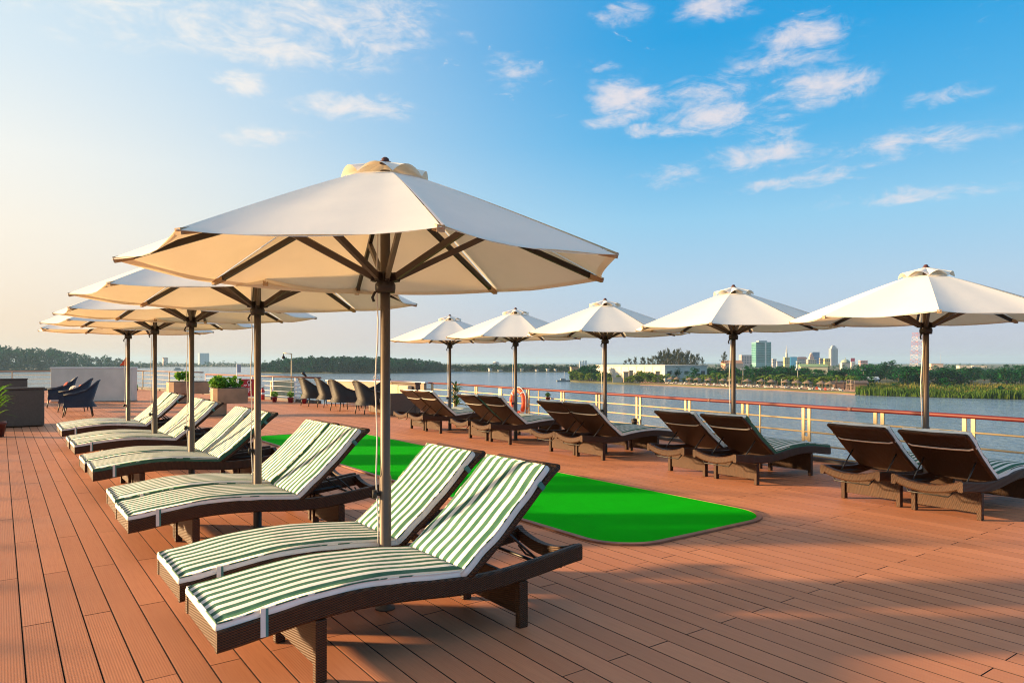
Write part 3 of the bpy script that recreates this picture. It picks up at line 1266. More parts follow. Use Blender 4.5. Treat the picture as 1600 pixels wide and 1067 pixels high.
mb = MB()
ys = [-2.5 + i * 0.7 for i in range(31)]
mb.tube([L(rail_x(y), y, 0.815 + 0.002 * math.sin(y * 2)) for y in ys if y < 18.5] + [L(11.187, 18.6, .815), L(11.187, 24.2, .815)], 0.029, 10)
obj('top_rail', mb, M_RAIL, rr)
for z in (0.62, 0.43, 0.235, 0.075):
    mb = MB()
    mb.tube([L(rail_x(-2.5), -2.5, z), L(rail_x(18.5), 18.5, z), L(11.187, 24.2, z)], 0.0135, 8)
    obj('rail_bar', mb, M_CREAM, rr)
PY = [-1.7, -0.3, 1.05, 2.42, 3.80, 4.97, 6.13, 7.31, 8.64, 10.0, 11.32, 12.67, 14.2, 15.6, 17.0, 18.4, 19.8, 21.2, 22.6, 24.0]
mb = MB()
for s in (-0.052, 0.052):
    mb.box(-0.012, 0.012, s - 0.024, s + 0.024, 0.0, 0.79)
mb.box(-0.008, 0.008, -0.028, 0.028, 0.30, 0.36)
mb.box(-0.045, 0.045, -0.10, 0.10, 0.056, 0.068)
ME_POST = mb.mesh('post', M_CREAM)
for y in PY:
    put('post', ME_POST, rr, L(rail_x(y), y, 0), -0.095)
XL = -3.06
rl = thing('ship_railing', 'red topped cream railing along the left side of the deck, outside the photo', 'railing', (XL, 0, 0), 0, 'ship railings')
mb = MB()
mb.tube([(0, -2.9, 0.815), (0, 44.3, 0.815)], 0.029, 10)
obj('top_rail', mb, M_RAIL, rl)
for z in (0.62, 0.43, 0.235, 0.075):
    mb = MB()
    mb.tube([(0, -2.9, z), (0, 44.3, z)], 0.0135, 8)
    obj('rail_bar', mb, M_CREAM, rl)
for k in range(38):
    put('post', ME_POST, rl, (0, -2.7 + 1.24 * k, 0))
for y in (7.0, 13.7):
    mb = MB()
    mb.tube([(0, 0, 0.05), (0, 0, 0.79)], 0.016, 8)
    obj('stay_post', mb, M_CREAM, rr, L(rail_x(y), y, 0))
mb = MB()
for y in (5.4, 8.1, 3.1):
    mb.tube([L(rail_x(y - 0.035), y - 0.035, .815), L(rail_x(y + 0.035), y + 0.035, .815)], 0.0305, 10)
obj('rail_scuff', mb, M_BROWNRAIL, rr)


def thin_rail(label, pts, zt, zs, topmat, barmat, post_every, group='ship railings', rt=0.028):
    o = thing('ship_railing', label, 'railing', (pts[0][0], pts[0][1], 0), 0, group)
    P = [Vector((p[0] - pts[0][0], p[1] - pts[0][1], 0)) for p in pts]
    mb = MB()
    mb.tube([p + Vector((0, 0, zt)) for p in P], rt, 8)
    obj('top_rail', mb, topmat, o)
    for z in zs:
        mb = MB()
        mb.tube([p + Vector((0, 0, z)) for p in P], 0.012, 6)
        obj('rail_bar', mb, barmat, o)
    pm = MB()
    pm.box(-0.025, 0.025, -0.025, 0.025, 0, zt - 0.02)
    me = pm.mesh('post', barmat)
    for a, b in zip(P, P[1:]):
        n = max(1, round((b - a).length / post_every))
        for i in range(n):
            q = a.lerp(b, i / n)
            put('post', me, o, q)
    return o


A0, A1, A2, A3 = (-3.1, 44.3), (5.9, 44.3), (6.9, 38.9), (7.62, 34.9)
thin_rail('thin dark topped railing across the stern behind the white screen', [A0, A1, A2, A3], 1.0, (0.80, 0.58, 0.36, 0.14), M_BROWNRAIL, M_CREAM, 1.9)
thin_rail('dark red topped railing behind the planters and the red fire cabinet', [(7.66, 34.6), (8.4, 29.8), (9.25, 24.4)], 0.92, (0.74, 0.55, 0.36, 0.17), M_BROWNRAIL, M_WPAINT, 1.75, rt=0.034)
kb = MB()
for a, b in ((A0, A1), (A1, A3), ((7.66, 34.7), (9.25, 24.4))):
    kb.beam((a[0], a[1] + 0.05, 0.05), (b[0], b[1] + 0.05, 0.05), 0.10, 0.12)
struct('stern_kerb', kb, M_KERB)

# ------------------------------------------------------------------ white screen, low wall
p0, p1 = Vector(G(79, 628)), Vector(G(206, 627))
sc = thing('screen_wall', 'plain white screen wall at the stern behind the navy armchairs', 'wall', p0, math.atan2(p1.y - p0.y, p1.x - p0.x))
mb = MB()
Lw = (p1 - p0).length
mb.box(0, Lw, 0, 0.55, 0.015, 1.25)
obj('panel', mb, plain("screen_white", (0.66, 0.585, 0.485), 0.6, 0.08, 1.5), sc, bevel=0.015)
mb = MB()
mb.box(-0.02, Lw + 0.02, -0.02, 0.57, 1.251, 1.29)
obj('coping', mb, M_WPAINT, sc, bevel=0.008)
mb = MB()
mb.box(-0.01, Lw + 0.01, -0.01, 0.56, 0.0, 0.014)
obj('base_strip', mb, M_KERB, sc)

lw = thing('low_wall', 'low cream bulwark behind the row of tall taupe armchairs', 'wall', (9.45, 24.2, 0))
mb = MB()
mb.beam((0.0, 0.0, 0.44), (1.55, -4.3, 0.44), 0.12, 0.74)
obj('panel', mb, plain('bulwark_tan', (0.36, 0.27, 0.18), 0.6, 0.12, 1.5), lw, bevel=0.02)
mb = MB()
mb.beam((-0.02, 0.05, 0.836), (1.57, -4.35, 0.836), 0.17, 0.05)
obj('coping', mb, M_WPAINT, lw, bevel=0.012)

# cream locker and white slatted rack behind the far railing
p = D(443, 28.6)
lk = thing('deck_locker', 'cream box locker lit by the sun behind the far railing', 'locker', p, -YAW + 0.55)
mb = MB()
mb.box(-0.42, 0.42, -0.02, 0.5, 0.08, 0.70)
obj('body', mb, M_CREAM, lk, bevel=0.015)
mb = MB()
mb.box(-0.44, 0.44, -0.04, 0.52, 0.703, 0.74)
obj('lid', mb, M_CREAM, lk, bevel=0.01)
for x in (-0.2, 0.2):
    mb = MB()
    mb.box(x - 0.19, x + 0.19, -0.034, -0.021, 0.13, 0.66)
    obj('door', mb, M_CREAM, lk, bevel=0.004)
p = D(471, 26.4)
rk = thing('slatted_rack', 'white slatted rack beside the cream locker', 'rack', p, -YAW + 0.2)
for x in (-0.24, 0.0, 0.24):
    mb = MB()
    mb.box(x - 0.02, x + 0.02, -0.03, 0.03, 0.0, 0.78)
    obj('upright', mb, M_WPAINT, rk)
for i in range(5):
    mb = MB()
    mb.box(-0.27, 0.27, -0.045, -0.031, 0.14 + 0.14 * i, 0.20 + 0.14 * i)
    obj('slat', mb, M_WPAINT, rk)

# ------------------------------------------------------------------ fire cabinet, extinguisher
M_RED = plain("fire_red", (0.42, 0.018, 0.022), 0.4, 0.12, 4)
p = D(388, 28.4)
fb = thing('fire_cabinet', 'red fire cabinet with white letter F on white feet', 'fire cabinet', p, -YAW + 0.10)
mb = MB()
mb.box(-0.33, 0.33, 0, 0.24, 0.115, 0.80)
obj('body', mb, M_RED, fb, bevel=0.012)
mb = MB()
mb.box(-0.29, 0.29, -0.014, -0.001, 0.16, 0.76)
dr = obj('door', mb, M_RED, fb, bevel=0.004)
cu = bpy.data.curves.new('letter', 'FONT')
cu.body = 'F'
cu.size = 0.27
cu.extrude = 0.003
cu.align_x = 'CENTER'
tmp = bpy.data.objects.new('letter_source', cu)
lt = put('letter', bpy.data.meshes.new_from_object(tmp), dr, (0.05, -0.018, 0.26))
bpy.data.objects.remove(tmp)
lt.rotation_euler = (R(90), 0, 0)
lt.data.materials.clear()
lt.data.materials.append(M_WPAINT)
mb = MB()
mb.tube([(0.05 + 0.075 * math.cos(a), -0.018, 0.665 + 0.075 * math.sin(a)) for a in [i * 2 * PI / 20 for i in range(21)]], 0.013, 6)
obj('emblem_ring', mb, M_WPAINT, dr)
mb = MB()
mb.tube([(0.05, -0.016, 0.665), (0.05, -0.020, 0.665)], 0.045, 14)
obj('emblem_disc', mb, M_BLACK, dr)
mb = MB()
for i, (x0, x1) in enumerate(((-0.17, -0.12), (-0.105, -0.05), (0.0, 0.03), (0.045, 0.075), (0.09, 0.12))):
    mb.box(x0, x1, -0.019, -0.0145, 0.54, 0.575)
    mb.box(x0, x0 + 0.012, -0.019, -0.0145, 0.51, 0.538)
obj('lettering', mb, M_WPAINT, dr)
mb = MB()
mb.box(-0.34, 0.34, -0.01, 0.25, 0.08, 0.112)
for x in (-0.31, 0.31):
    mb.box(x - 0.025, x + 0.025, 0.0, 0.23, 0.0, 0.079)
obj('stand', mb, M_WPAINT, fb)
p = D(410.5, 27.8)
ex = thing('fire_extinguisher', 'red fire extinguisher standing right of the fire cabinet', 'extinguisher', p, -YAW)
mb = MB()
mb.lathe([(0.065, 0), (0.075, 0.01), (0.075, 0.36), (0.06, 0.41), (0.028, 0.44), (0.028, 0.46)], 16)
obj('cylinder', mb, M_RED, ex)
mb = MB()
mb.box(-0.03, 0.03, -0.02, 0.02, 0.461, 0.49)
mb.beam((0, 0, 0.50), (0.10, 0, 0.53), 0.02, 0.012)
mb.beam((0, 0, 0.48), (0.09, 0, 0.47), 0.02, 0.012)
obj('valve', mb, M_BLACK, ex)
mb = MB()
mb.tube([(-0.03, 0, 0.475), (-0.09, -0.01, 0.44), (-0.10, -0.02, 0.3), (-0.085, -0.03, 0.18)], 0.011, 6)
obj('hose', mb, M_BLACK, ex)
mb = MB()
mb.lathe([(0.0755, 0.2), (0.0762, 0.2), (0.0762, 0.29), (0.0755, 0.29)], 16)
obj('label_band', mb, M_WPAINT, ex)

# ------------------------------------------------------------------ foliage helpers
M_PLANT = mat_leaf("plant_leaf", (0.06, 0.17, 0.02), (0.17, 0.36, 0.04), (0.36, 0.50, 0.09), 9.0, 0.35)
M_PLANTD = mat_leaf("cane_leaf", (0.015, 0.055, 0.018), (0.05, 0.13, 0.04), (0.13, 0.24, 0.06), 6.0, 0.3)
M_STEM = plain("stem", (0.10, 0.085, 0.05), 0.8, 0.2)
M_POTR = plain("red_pot", (0.33, 0.02, 0.03), 0.5, 0.15)
M_POTD = plain("dark_pot", (0.10, 0.018, 0.015), 0.5, 0.15)
M_SOIL = plain("soil", (0.035, 0.02, 0.012), 0.9, 0.3, 20)


def leafcloud(mb, c, rad, n, size, rg, droop=0.2, shell=0.35):
    for _ in range(n):
        while True:
            p = Vector((rg.uniform(-1, 1), rg.uniform(-1, 1), rg.uniform(-1, 1)))
            if shell < p.length < 1:
                break
        q = Vector((c[0] + p.x * rad[0], c[1] + p.y * rad[1], c[2] + p.z * rad[2]))
        d = Vector((p.x + rg.uniform(-.6, .6), p.y + rg.uniform(-.6, .6), p.z * 0.6 + rg.uniform(-.5, .5) - droop)).normalized()
        s = d.cross(Vector((rg.uniform(-1, 1), rg.uniform(-1, 1), rg.uniform(0.2, 1)))).normalized()
        l = size * rg.uniform(0.6, 1.25)
        w = l * rg.uniform(0.28, 0.42)
        nrm = d.cross(s)
        a, b_ = q - d * l * 0.5, q + d * l * 0.5
        m = q + nrm * l * 0.10
        mb.add([a, m + s * w, b_, m - s * w], [(0, 1, 2, 3)])


def blade(mb, base, tip_dir, length, w, bend, n=4):
    pts = []
    d = Vector(tip_dir).normalized()
    s = d.cross(Vector((0, 0, 1)))
    s = s.normalized() if s.length > 1e-3 else Vector((1, 0, 0))
    p = Vector(base)
    st = length / n
    for i in range(n + 1):
        ww = w * (1 - abs(i / n - 0.4) * 1.3) if i < n else 0.002
        pts += [p + s * max(ww, 0.002), p - s * max(ww, 0.002)]
        p = p + d * st
        d = (d + Vector((0, 0, -bend))).normalized()
    mb.add(pts, [(2 * i, 2 * i + 1, 2 * i + 3, 2 * i + 2) for i in range(n)], 0, True)


def potted(name, label, loc, potm, rp, hp, kind, size, group=None, leafm=None, seed=1):
    rg = random.Random(seed)
    t = thing(name, label, 'potted plant', loc, rg.uniform(0, 6), group)
    mb = MB()
    mb.lathe([(rp * 0.72, 0), (rp * 0.95, hp * 0.82), (rp * 1.04, hp * 0.83), (rp * 1.06, hp), (rp * 0.92, hp), (rp * 0.9, hp * 0.9)], 16)
    obj('pot', mb, potm, t)
    mb = MB()
    mb.lathe([(0.005, hp * 0.9), (rp * 0.9, hp * 0.905)], 14)
    obj('soil', mb, M_SOIL, t)
    mb = MB()
    sm = MB()
    if kind == 'bush':
        leafcloud(mb, (0, 0, hp + size * 0.5), (size * 0.6, size * 0.6, size * 0.5), 150, size * 0.28, rg)
        for k in range(6):
            a = k * 1.05
            sm.tube([(0, 0, hp * 0.9), (math.cos(a) * size * .3, math.sin(a) * size * .3, hp + size * 0.6)], 0.006, 5)
    else:
        for k in range(70):
            a = rg.uniform(0, 2 * PI)
            h = hp + size * rg.uniform(0.15, 0.85)
            blade(mb, (math.cos(a) * 0.03, math.sin(a) * 0.03, h), (math.cos(a), math.sin(a), rg.uniform(0.2, 1.3)), size * rg.uniform(.3, .5), size * 0.035, 0.28)
        for k in range(5):
            a = k * 1.25
            sm.tube([(math.cos(a) * .02, math.sin(a) * .02, hp * 0.9), (math.cos(a) * .05, math.sin(a) * .05, hp + size * 0.8)], 0.009, 5)
    obj('leaves', mb, leafm or M_PLANT, t)
    obj('stems', sm, M_STEM, t)
    return t


potted('potted_plant', 'leafy plant in a dark red pot at the left edge of the photo', D(-4, 14.1), M_POTD, 0.15, 0.30, 'blade', 0.75, seed=3)
GP = 'small plants in red pots by the far railing'
potted('potted_plant', 'small green plant in a red pot, left one in front of the cream locker', D(429, 26.3), M_POTR, 0.10, 0.19, 'bush', 0.22, GP, seed=4)
potted('potted_plant', 'small spiky plant in a red pot in front of the white slatted rack', D(454, 25.9), M_POTR, 0.11, 0.19, 'bush', 0.22, GP, seed=5)
potted('potted_plant', 'small plant in a red pot beside the farthest taupe armchair', D(475.5, 25.3), M_POTR, 0.09, 0.17, 'bush', 0.22, GP, seed=6)
potted('cane_plant', 'tall leafy cane plant at the right railing behind the farthest loungers', D(712, 18.0), M_POTD, 0.16, 0.22, 'blade', 0.78, None, M_PLANTD, seed=8)
potted('potted_plant', 'little green plant beside the white screen at the stern rail', D(212, 36.4), M_POTD, 0.12, 0.12, 'bush', 0.20, None, seed=9)
p = (rail_x(13.15) - 0.1, 13.15, 0.58)
hp = potted('hanging_plant', 'little dark plant hung on the right railing left of the warehouse', p, M_POTD, 0.06, 0.08, 'bush', 0.11, None, M_PLANTD, seed=10)

# stepped planters
M_PLANTER = plain("planter_bronze", (0.36, 0.205, 0.11), 0.42, 0.2, 3)


def planter(label, u, d, w, seed):
    rg = random.Random(seed)
    p = D(u, d)
    ps = 0.42 if seed == 1 else 0.34
    t = thing('planter', label, 'planter', p, -R(8), 'bronze planters')
    pl = [(0.5, -0.42), (0.5, 0.36), (0.36, 0.46), (-0.28, 0.46), (-0.44, 0.34), (-0.5, 0.12), (-0.5, -0.08), (-0.45, -0.24), (-0.34, -0.36), (-0.18, -0.43), (0.0, -0.46), (0.2, -0.46), (0.36, -0.44)]
    pl = [(x * w, y * w) for x, y in pl]
    mb = MB()
    mb.prism(pl[::1], 0.34, 0.76)
    obj('tub', mb, M_PLANTER, t, bevel=0.012)
    mb = MB()
    mb.prism([(x * 0.93, y * 0.93) for x, y in pl], 0.761, 0.775)
    obj('soil', mb, M_SOIL, t)
    mb = MB()
    mb.prism([(x * 0.72 - ps, y * 0.72 - 0.06) for x, y in pl], 0.02, 0.339)
    obj('pedestal', mb, M_PLANTER, t, bevel=0.01)
    mb = MB()
    mb.prism([(x * 0.74 - ps, y * 0.74 - 0.06) for x, y in pl], 0.0, 0.02)
    obj('plinth', mb, M_KERB, t)
    mb = MB()
    for k in range(7 if seed == 1 else 4):
        c = (rg.uniform(-0.36, 0.3) * w, rg.uniform(-.25, .2) * w, 0.88 + rg.uniform(0, 0.10)) if seed == 1 else (rg.uniform(-0.2, 0.04) * w, rg.uniform(-.15, .1) * w, 0.90 + rg.uniform(0, 0.2))
        leafcloud(mb, c, (0.17, 0.17, 0.15), 60, 0.14, rg)
    obj('leaves', mb, M_PLANT, t)


planter('bronze stepped planter with a wide bed of leafy plants, before the fire cabinet', 357, 20.0, 0.94, 1)
planter('bronze stepped planter with one upright green plant, left and behind the other planter', 293, 26.0, 1.40, 2)

# ------------------------------------------------------------------ armchairs and sofas
def shell_mb(tall):
    ctrl = [(0.34, -0.31), (0.10, -0.345), (-0.12, -0.34), (-0.25, -0.27), (-0.32, -0.14), (-0.34, 0.0)]
    plan = ctrl + [(x, -y) for x, y in ctrl[-2::-1]]
    hts = [0.60, 0.625, 0.71, 0.86, 0.96, 0.985]
    hts = hts + hts[-2::-1]
    n = len(plan)
    outer_b, outer_m, outer_t, inner_t, inner_b = [], [], [], [], []
    for i, ((x, y), h) in enumerate(zip(plan, hts)):
        back = max(0, (h - 0.62) / 0.365)
        h *= tall
        ro = Vector((x, y, 0))
        out = Vector((x - 0.05, y, 0)).normalized()
        if i in (0, n - 1):
            out = Vector((0.25, math.copysign(1, y), 0)).normalized()
        outer_b.append(tuple(ro + out * 0.035 + Vector((-0.05 * back, 0, 0.265))))
        outer_m.append(tuple(ro + out * -0.012 + Vector((0, 0, 0.42))))
        outer_t.append(tuple(ro + out * 0.02 + Vector((-0.13 * back, 0, h))))
        inner_t.append(tuple(ro - out * 0.035 + Vector((-0.12 * back, 0, h - 0.003))))
        inner_b.append(tuple(ro - out * 0.05 + Vector((0, 0, 0.40))))
    mb = MB()
    rings = [outer_b, outer_m, outer_t, inner_t, inner_b]
    for r_ in rings:
        mb.v += r_
    for k in range(4):
        for i in range(n - 1):
            a = k * n + i
            mb.f.append((a, a + 1, a + n + 1, a + n)[::-1])
            mb.m.append(0)
            mb.s.append(k in (0, 1))
    mb.f += [(0, n, 2 * n, 3 * n, 4 * n), tuple(k * n + n - 1 for k in (4, 3, 2, 1, 0))]
    mb.m += [0, 0]
    mb.s += [False, False]
    return mb, outer_t


def armchair(label, wick, cushm, group, tall=1.0, trim=None):
    t = thing('armchair', label, 'armchair', (0, 0, 0), 0, group)
    mb, top = shell_mb(tall)
    obj('shell', mb, wick, t)
    rm = MB()
    rm.tube([(x * 0.985, y * 0.97, z) for x, y, z in top], 0.026, 6)
    obj('rolled_rim', rm, wick, t)
    mb = MB()
    mb.box(-0.24, 0.335, -0.262, 0.262, 0.275, 0.395)
    obj('seat_box', mb, wick, t, bevel=0.012)
    mb = MB()
    mb.box(-0.20, 0.34, -0.252, 0.252, 0.3965, 0.455)
    obj('seat_cushion', mb, cushm, t, bevel=0.02)
    for x, y in ((0.31, -0.27), (0.31, 0.27), (-0.27, -0.22), (-0.27, 0.22)):
        mb = MB()
        mb.tube([(x * 1.0, y, 0.30), (x * 1.18, y * 1.1, 0.0)], [0.019, 0.013], 8)
        obj('leg', mb, M_BLACK, t)
    return t


M_CUSHG = plain("grey_cushion", (0.36, 0.33, 0.30), 0.9, 0.1, 20)
M_ORANGE = plain("orange_cushion", (0.75, 0.17, 0.03), 0.9, 0.1, 20)
M_PATT = plain("patterned_cushion", (0.45, 0.38, 0.34), 0.9, 0.9, 26)
GA = 'navy wicker armchairs at the stern on the left'
ca = armchair('navy wicker armchair nearest on the left, beside the farthest striped loungers', M_WICKB, M_CUSHG, GA)
ca.location, ca.rotation_euler = D(124, 19.4), (0, 0, R(172))
c2 = dup(ca, D(116, 21.4), R(165), 'navy wicker armchair in the middle, holding an orange cushion')
c3 = dup(ca, D(94, 23.3), R(178), 'rearmost navy wicker armchair, next to the grey sofa backs')


def pillow(label, loc, rz, m, cat='cushion'):
    mb = MB()
    n = 8
    P = []
    for s in (1, -1):
        for i in range(n + 1):
            for j in range(n + 1):
                a, b_ = i / n * 2 - 1, j / n * 2 - 1
                th = 0.065 * (max(0, (1 - a * a) * (1 - b_ * b_)) ** 0.4)
                P.append((s * th, a * 0.19 * (1 - 0.1 * b_ * b_), b_ * 0.19 * (1 - 0.1 * a * a)))
    fs = []
    m1 = (n + 1) ** 2
    for k in (0, 1):
        for i in range(n):
            for j in range(n):
                a = k * m1 + i * (n + 1) + j
                f = (a, a + n + 1, a + n + 2, a + 1)
                fs.append(f if k == 0 else f[::-1])
    mb.add(P, fs, 0, True)
    o = obj('throw_cushion', mb, m, None, loc, rz)
    o.rotation_euler = (0, R(-22), rz)
    return tag(o, label, cat)


def local(o, x, y, z):
    return tuple((Matrix.Translation(o.location) @ o.rotation_euler.to_matrix().to_4x4() @ Vector((x, y, z)))[:])


pillow('orange throw cushion leaning in the middle navy armchair', local(c2, -0.14, 0.0, 0.64), c2.rotation_euler.z, M_ORANGE)
pillow('dark red throw cushion leaning in the rearmost navy armchair', local(c3, -0.14, 0.0, 0.66), c3.rotation_euler.z, plain("red_cushion", (0.38, 0.05, 0.03), 0.9, 0.2, 15))
pillow('small patterned throw cushion at the front of the middle navy armchair', local(c2, 0.08, -0.06, 0.60), c2.rotation_euler.z + 0.5, M_PATT)

GB = 'taupe wicker armchairs in front of the cream bulwark'
cb = armchair('nearest taupe wicker armchair, just left of the tallest parasol pole', M_WICKT, M_CUSHG, GB, 0.97)
cb.location, cb.rotation_euler = D(577, 20.4), (0, 0, R(8))
dup(cb, D(537, 21.7), R(14), 'taupe wicker armchair second from the tallest parasol pole')
dup(cb, D(515, 23.3), R(4), 'taupe wicker armchair third from the tallest parasol pole, half hidden')
dup(cb, D(489, 24.1), R(12), 'taupe wicker armchair at the left end, beside the white slatted rack')
dup(cb, D(587, 22.9), R(182), 'taupe wicker armchair almost hidden behind the tallest parasol pole')


def sofa(label, wick, cushm, loc, rz, length, group):
    t = thing('sofa', label, 'sofa', loc, rz, group)       # faces +x, length along y
    h = length / 2
    mb = MB()
    mb.box(-0.40, 0.44, -h + 0.142, h - 0.142, 0.03, 0.32)
    obj('base', mb, wick, t, bevel=0.012)
    mb = MB()
    mb.prism([(-0.47, -h), (-0.30, -h), (-0.30, h), (-0.47, h)], 0.02, 0.86)
    obj('back', mb, wick, t, bevel=0.03)
    mb = MB()
    mb.beam((-0.385, -h - 0.012, 0.885), (-0.385, h + 0.012, 0.885), 0.20, 0.05)
    obj('back_cap', mb, wick, t, bevel=0.015)
    for y0, y1 in ((-h + 0.002, -h + 0.14), (h - 0.14, h - 0.002)):
        mb = MB()
        mb.box(-0.297, 0.45, y0, y1, 0.02, 0.62)
        obj('arm', mb, wick, t, bevel=0.03)
    n = 2 if length > 1.2 else 1
    for k in range(n):
        a = -h + 0.145 + (length - 0.29) * k / n
        b_ = -h + 0.145 + (length - 0.29) * (k + 1) / n
        mb = MB()
        mb.box(-0.28, 0.45, a + 0.005, b_ - 0.005, 0.322, 0.45)
        obj('seat_cushion', mb, cushm, t, bevel=0.03)
        mb = MB()
        mb.box(-0.29, -0.13, a + 0.005, b_ - 0.005, 0.452, 0.82)
        obj('back_cushion', mb, cushm, t, bevel=0.04)
    return t


GS = 'grey wicker sofas on the left'
x0, y0, _ = G(69.5, 666)
sofa('large grey wicker sofa seen from behind at the left edge, beside the navy armchairs', M_WICKG, M_CUSHG, (x0 - 0.95, y0 + 0.47, 0), R(90), 1.9, GS)
x0, y0, _ = D(43, 25.2)
sofa('grey wicker sofa behind the large one at the left edge', M_WICKG, M_CUSHG, (x0 - 0.95, y0 + 0.4, 0), R(90), 1.9, GS)
x0, y0, _ = G(613, 650)
sofa('dark grey wicker sofa end-on right of the tallest parasol pole, behind the farthest right loungers', M_WICKG, plain("tan_cushion", (0.55, 0.42, 0.28), 0.9, 0.1, 20), (x0 + 0.46, y0 + 0.85, 0), R(176), 1.7, GS)

# ------------------------------------------------------------------ small deck fittings
y = 14.55
lr = thing('life_ring', 'orange life ring hung on the right railing beside a parasol pole', 'life ring', (rail_x(y) - 0.09, y, 0.47), R(85))
mb = MB()
mb.tube([(0.30 * math.cos(a), 0, 0.30 * math.sin(a)) for a in [i * 2 * PI / 28 for i in range(29)]], 0.062, 10)
obj('ring', mb, plain("life_orange", (0.78, 0.09, 0.02), 0.5, 0.1), lr)
for k in range(4):
    a = k * PI / 2 + 0.78
    mb = MB()
    mb.tube([(0.30 * math.cos(a + d_), 0, 0.30 * math.sin(a + d_)) for d_ in (-0.06, 0, 0.06)], 0.0645, 10)
    obj('white_band', mb, M_WPAINT, lr)
mb = MB()
mb.tube([(0.385 * math.cos(a) * (1 + 0.04 * math.sin(4 * a) ** 2), 0, 0.385 * math.sin(a)) for a in [i * 2 * PI / 28 for i in range(29)]], 0.008, 5)
obj('grab_rope', mb, M_CORD, lr)
mb = MB()
mb.tube([(-0.06, 0, 0.30), (-0.06, 0.02, 0.36), (-0.02, 0.06, 0.36)], 0.012, 5)
obj('hook', mb, M_CREAM, lr)
y = 15.55
sg = thing('safety_sign', 'small white sign with a green life ring symbol under the right rail', 'sign', (rail_x(y) - 0.04, y, 0.60), R(80) - PI)
mb = MB()
mb.box(-0.09, 0.09, -0.006, 0.006, 0.0, 0.18)
obj('board', mb, plain("sign_white", (0.78, 0.74, 0.42), 0.5, 0.05), sg)
mb = MB()
mb.box(-0.055, 0.055, 0.0065, 0.009, 0.03, 0.15)
mbi = obj('green_panel', mb, plain("sign_green", (0.12, 0.42, 0.05), 0.5, 0.05), sg)
mb = MB()
mb.tube([(0.03 * math.cos(a), 0.011, 0.09 + 0.03 * math.sin(a)) for a in [i * 2 * PI / 16 for i in range(17)]], 0.009, 6)
obj('ring_symbol', mb, M_WPAINT, mbi)
p = (rail_x(10.0) - 0.14, 9.98, 0)
bo = thing('bollard', 'short black bollard at the foot of the right railing below the warehouse', 'bollard', p)
mb = MB()
mb.lathe([(0.07, 0), (0.07, 0.02), (0.052, 0.03), (0.052, 0.33), (0.06, 0.335), (0.06, 0.36), (0.02, 0.375)], 16)
obj('body', mb, M_BLACK, bo)
mb = MB()
mb.lathe([(0.0615, 0.30), (0.0615, 0.325)], 16)
obj('cap_band', mb, M_KERB, bo)
p = D(455.5, 27.2)
lp = thing('deck_lamp', 'thin pale deck lamp post with a dark hanging globe, above the cream locker', 'lamp post', p, -YAW)
mb = MB()
mb.tube([(0, 0, 0), (0, 0, 1.80)], 0.022, 8)
mb.tube([(0.01, 0, 1.80), (-0.32, 0, 1.83)], 0.016, 6)
obj('pole', mb, M_CREAM, lp)
mb = MB()
mb.lathe([(0.01, 1.60), (0.05, 1.615), (0.066, 1.66), (0.05, 1.71), (0.02, 1.73), (0.01, 1.82)], 12, c=(-0.31, 0))
obj('globe', mb, M_BLACK, lp)
p = D(476, 25.2)
sp = thing('spotlight', 'black spotlight clamped on the end of the dark red railing', 'spotlight', (p[0], p[1], 0.92), -YAW)
mb = MB()
mb.tube([(0, 0, -0.02), (0, 0, 0.06)], 0.012, 6)
obj('clamp', mb, M_BLACK, sp)
mb = MB()
mb.tube([(0.06, 0, 0.05), (-0.05, 0, 0.17), (-0.08, 0, 0.20)], [0.03, 0.05, 0.055], 10)
obj('lamp_head', mb, M_BLACK, sp)
p = D(370, 29.6)
ns = thing('notice_post', 'thin white post with a small blue grey board left of the fire cabinet', 'sign', p, -YAW)
mb = MB()
mb.tube([(0, 0, 0), (0, 0, 1.42)], 0.020, 8)
obj('post', mb, M_WPAINT, ns)
mb = MB()
mb.box(0.03, 0.17, -0.01, 0.01, 1.05, 1.38)
obj('board', mb, plain("board_blue", (0.28, 0.36, 0.44), 0.6, 0.05), ns)
p = D(590, 25.2)
an = thing('anchor_frame', 'white tubular frame with a looped rope above the cream bulwark', 'davit', p, -YAW)
mb = MB()
for x in (-0.07, 0.07):
    mb.tube([(x, 0, 0), (x * 0.6, 0, 1.02)], 0.016, 6)
mb.tube([(-0.05, 0, 0.99), (0.05, 0, 0.99)], 0.016, 6)
obj('frame', mb, M_WPAINT, an)
mb = MB()
mb.tube([(-0.06 + 0.09 * math.cos(a), -0.02, 0.93 + 0.07 * math.sin(a)) for a in [i * 2 * PI / 18 for i in range(19)]], 0.010, 5)
obj('rope_loop', mb, M_CORD, an)
p = D(196.5, 30.6)
fl = thing('pennant', 'small orange red pennant above the white screen beside a parasol pole', 'flag', (p[0], p[1], 1.29), -YAW + 0.6)
mb = MB()
mb.tube([(0.03, 0, 0.0), (0.03, 0, 0.44)], 0.008, 6)
obj('staff', mb, M_CREAM, fl)
mb = MB()
P = []
for i in range(6):
    f = i / 5
    for s in (-0.002, 0.002):
        P += [(0.03 - 0.26 * f, s + 0.02 * math.sin(5 * f), 0.42 - 0.37 * f), (0.03 - 0.26 * f, s + 0.02 * math.sin(5 * f), 0.05 - 0.02 * f)]
fs = []
for i in range(5):
    a = i * 4
    fs += [(a, a + 1, a + 5, a + 4), (a + 2, a + 6, a + 7, a + 3), (a, a + 4, a + 6, a + 2), (a + 1, a + 3, a + 7, a + 5)]
mb.add(P, fs)
obj('cloth', mb, plain("pennant_orange", (0.72, 0.09, 0.02), 0.8, 0.2, 6), fl)

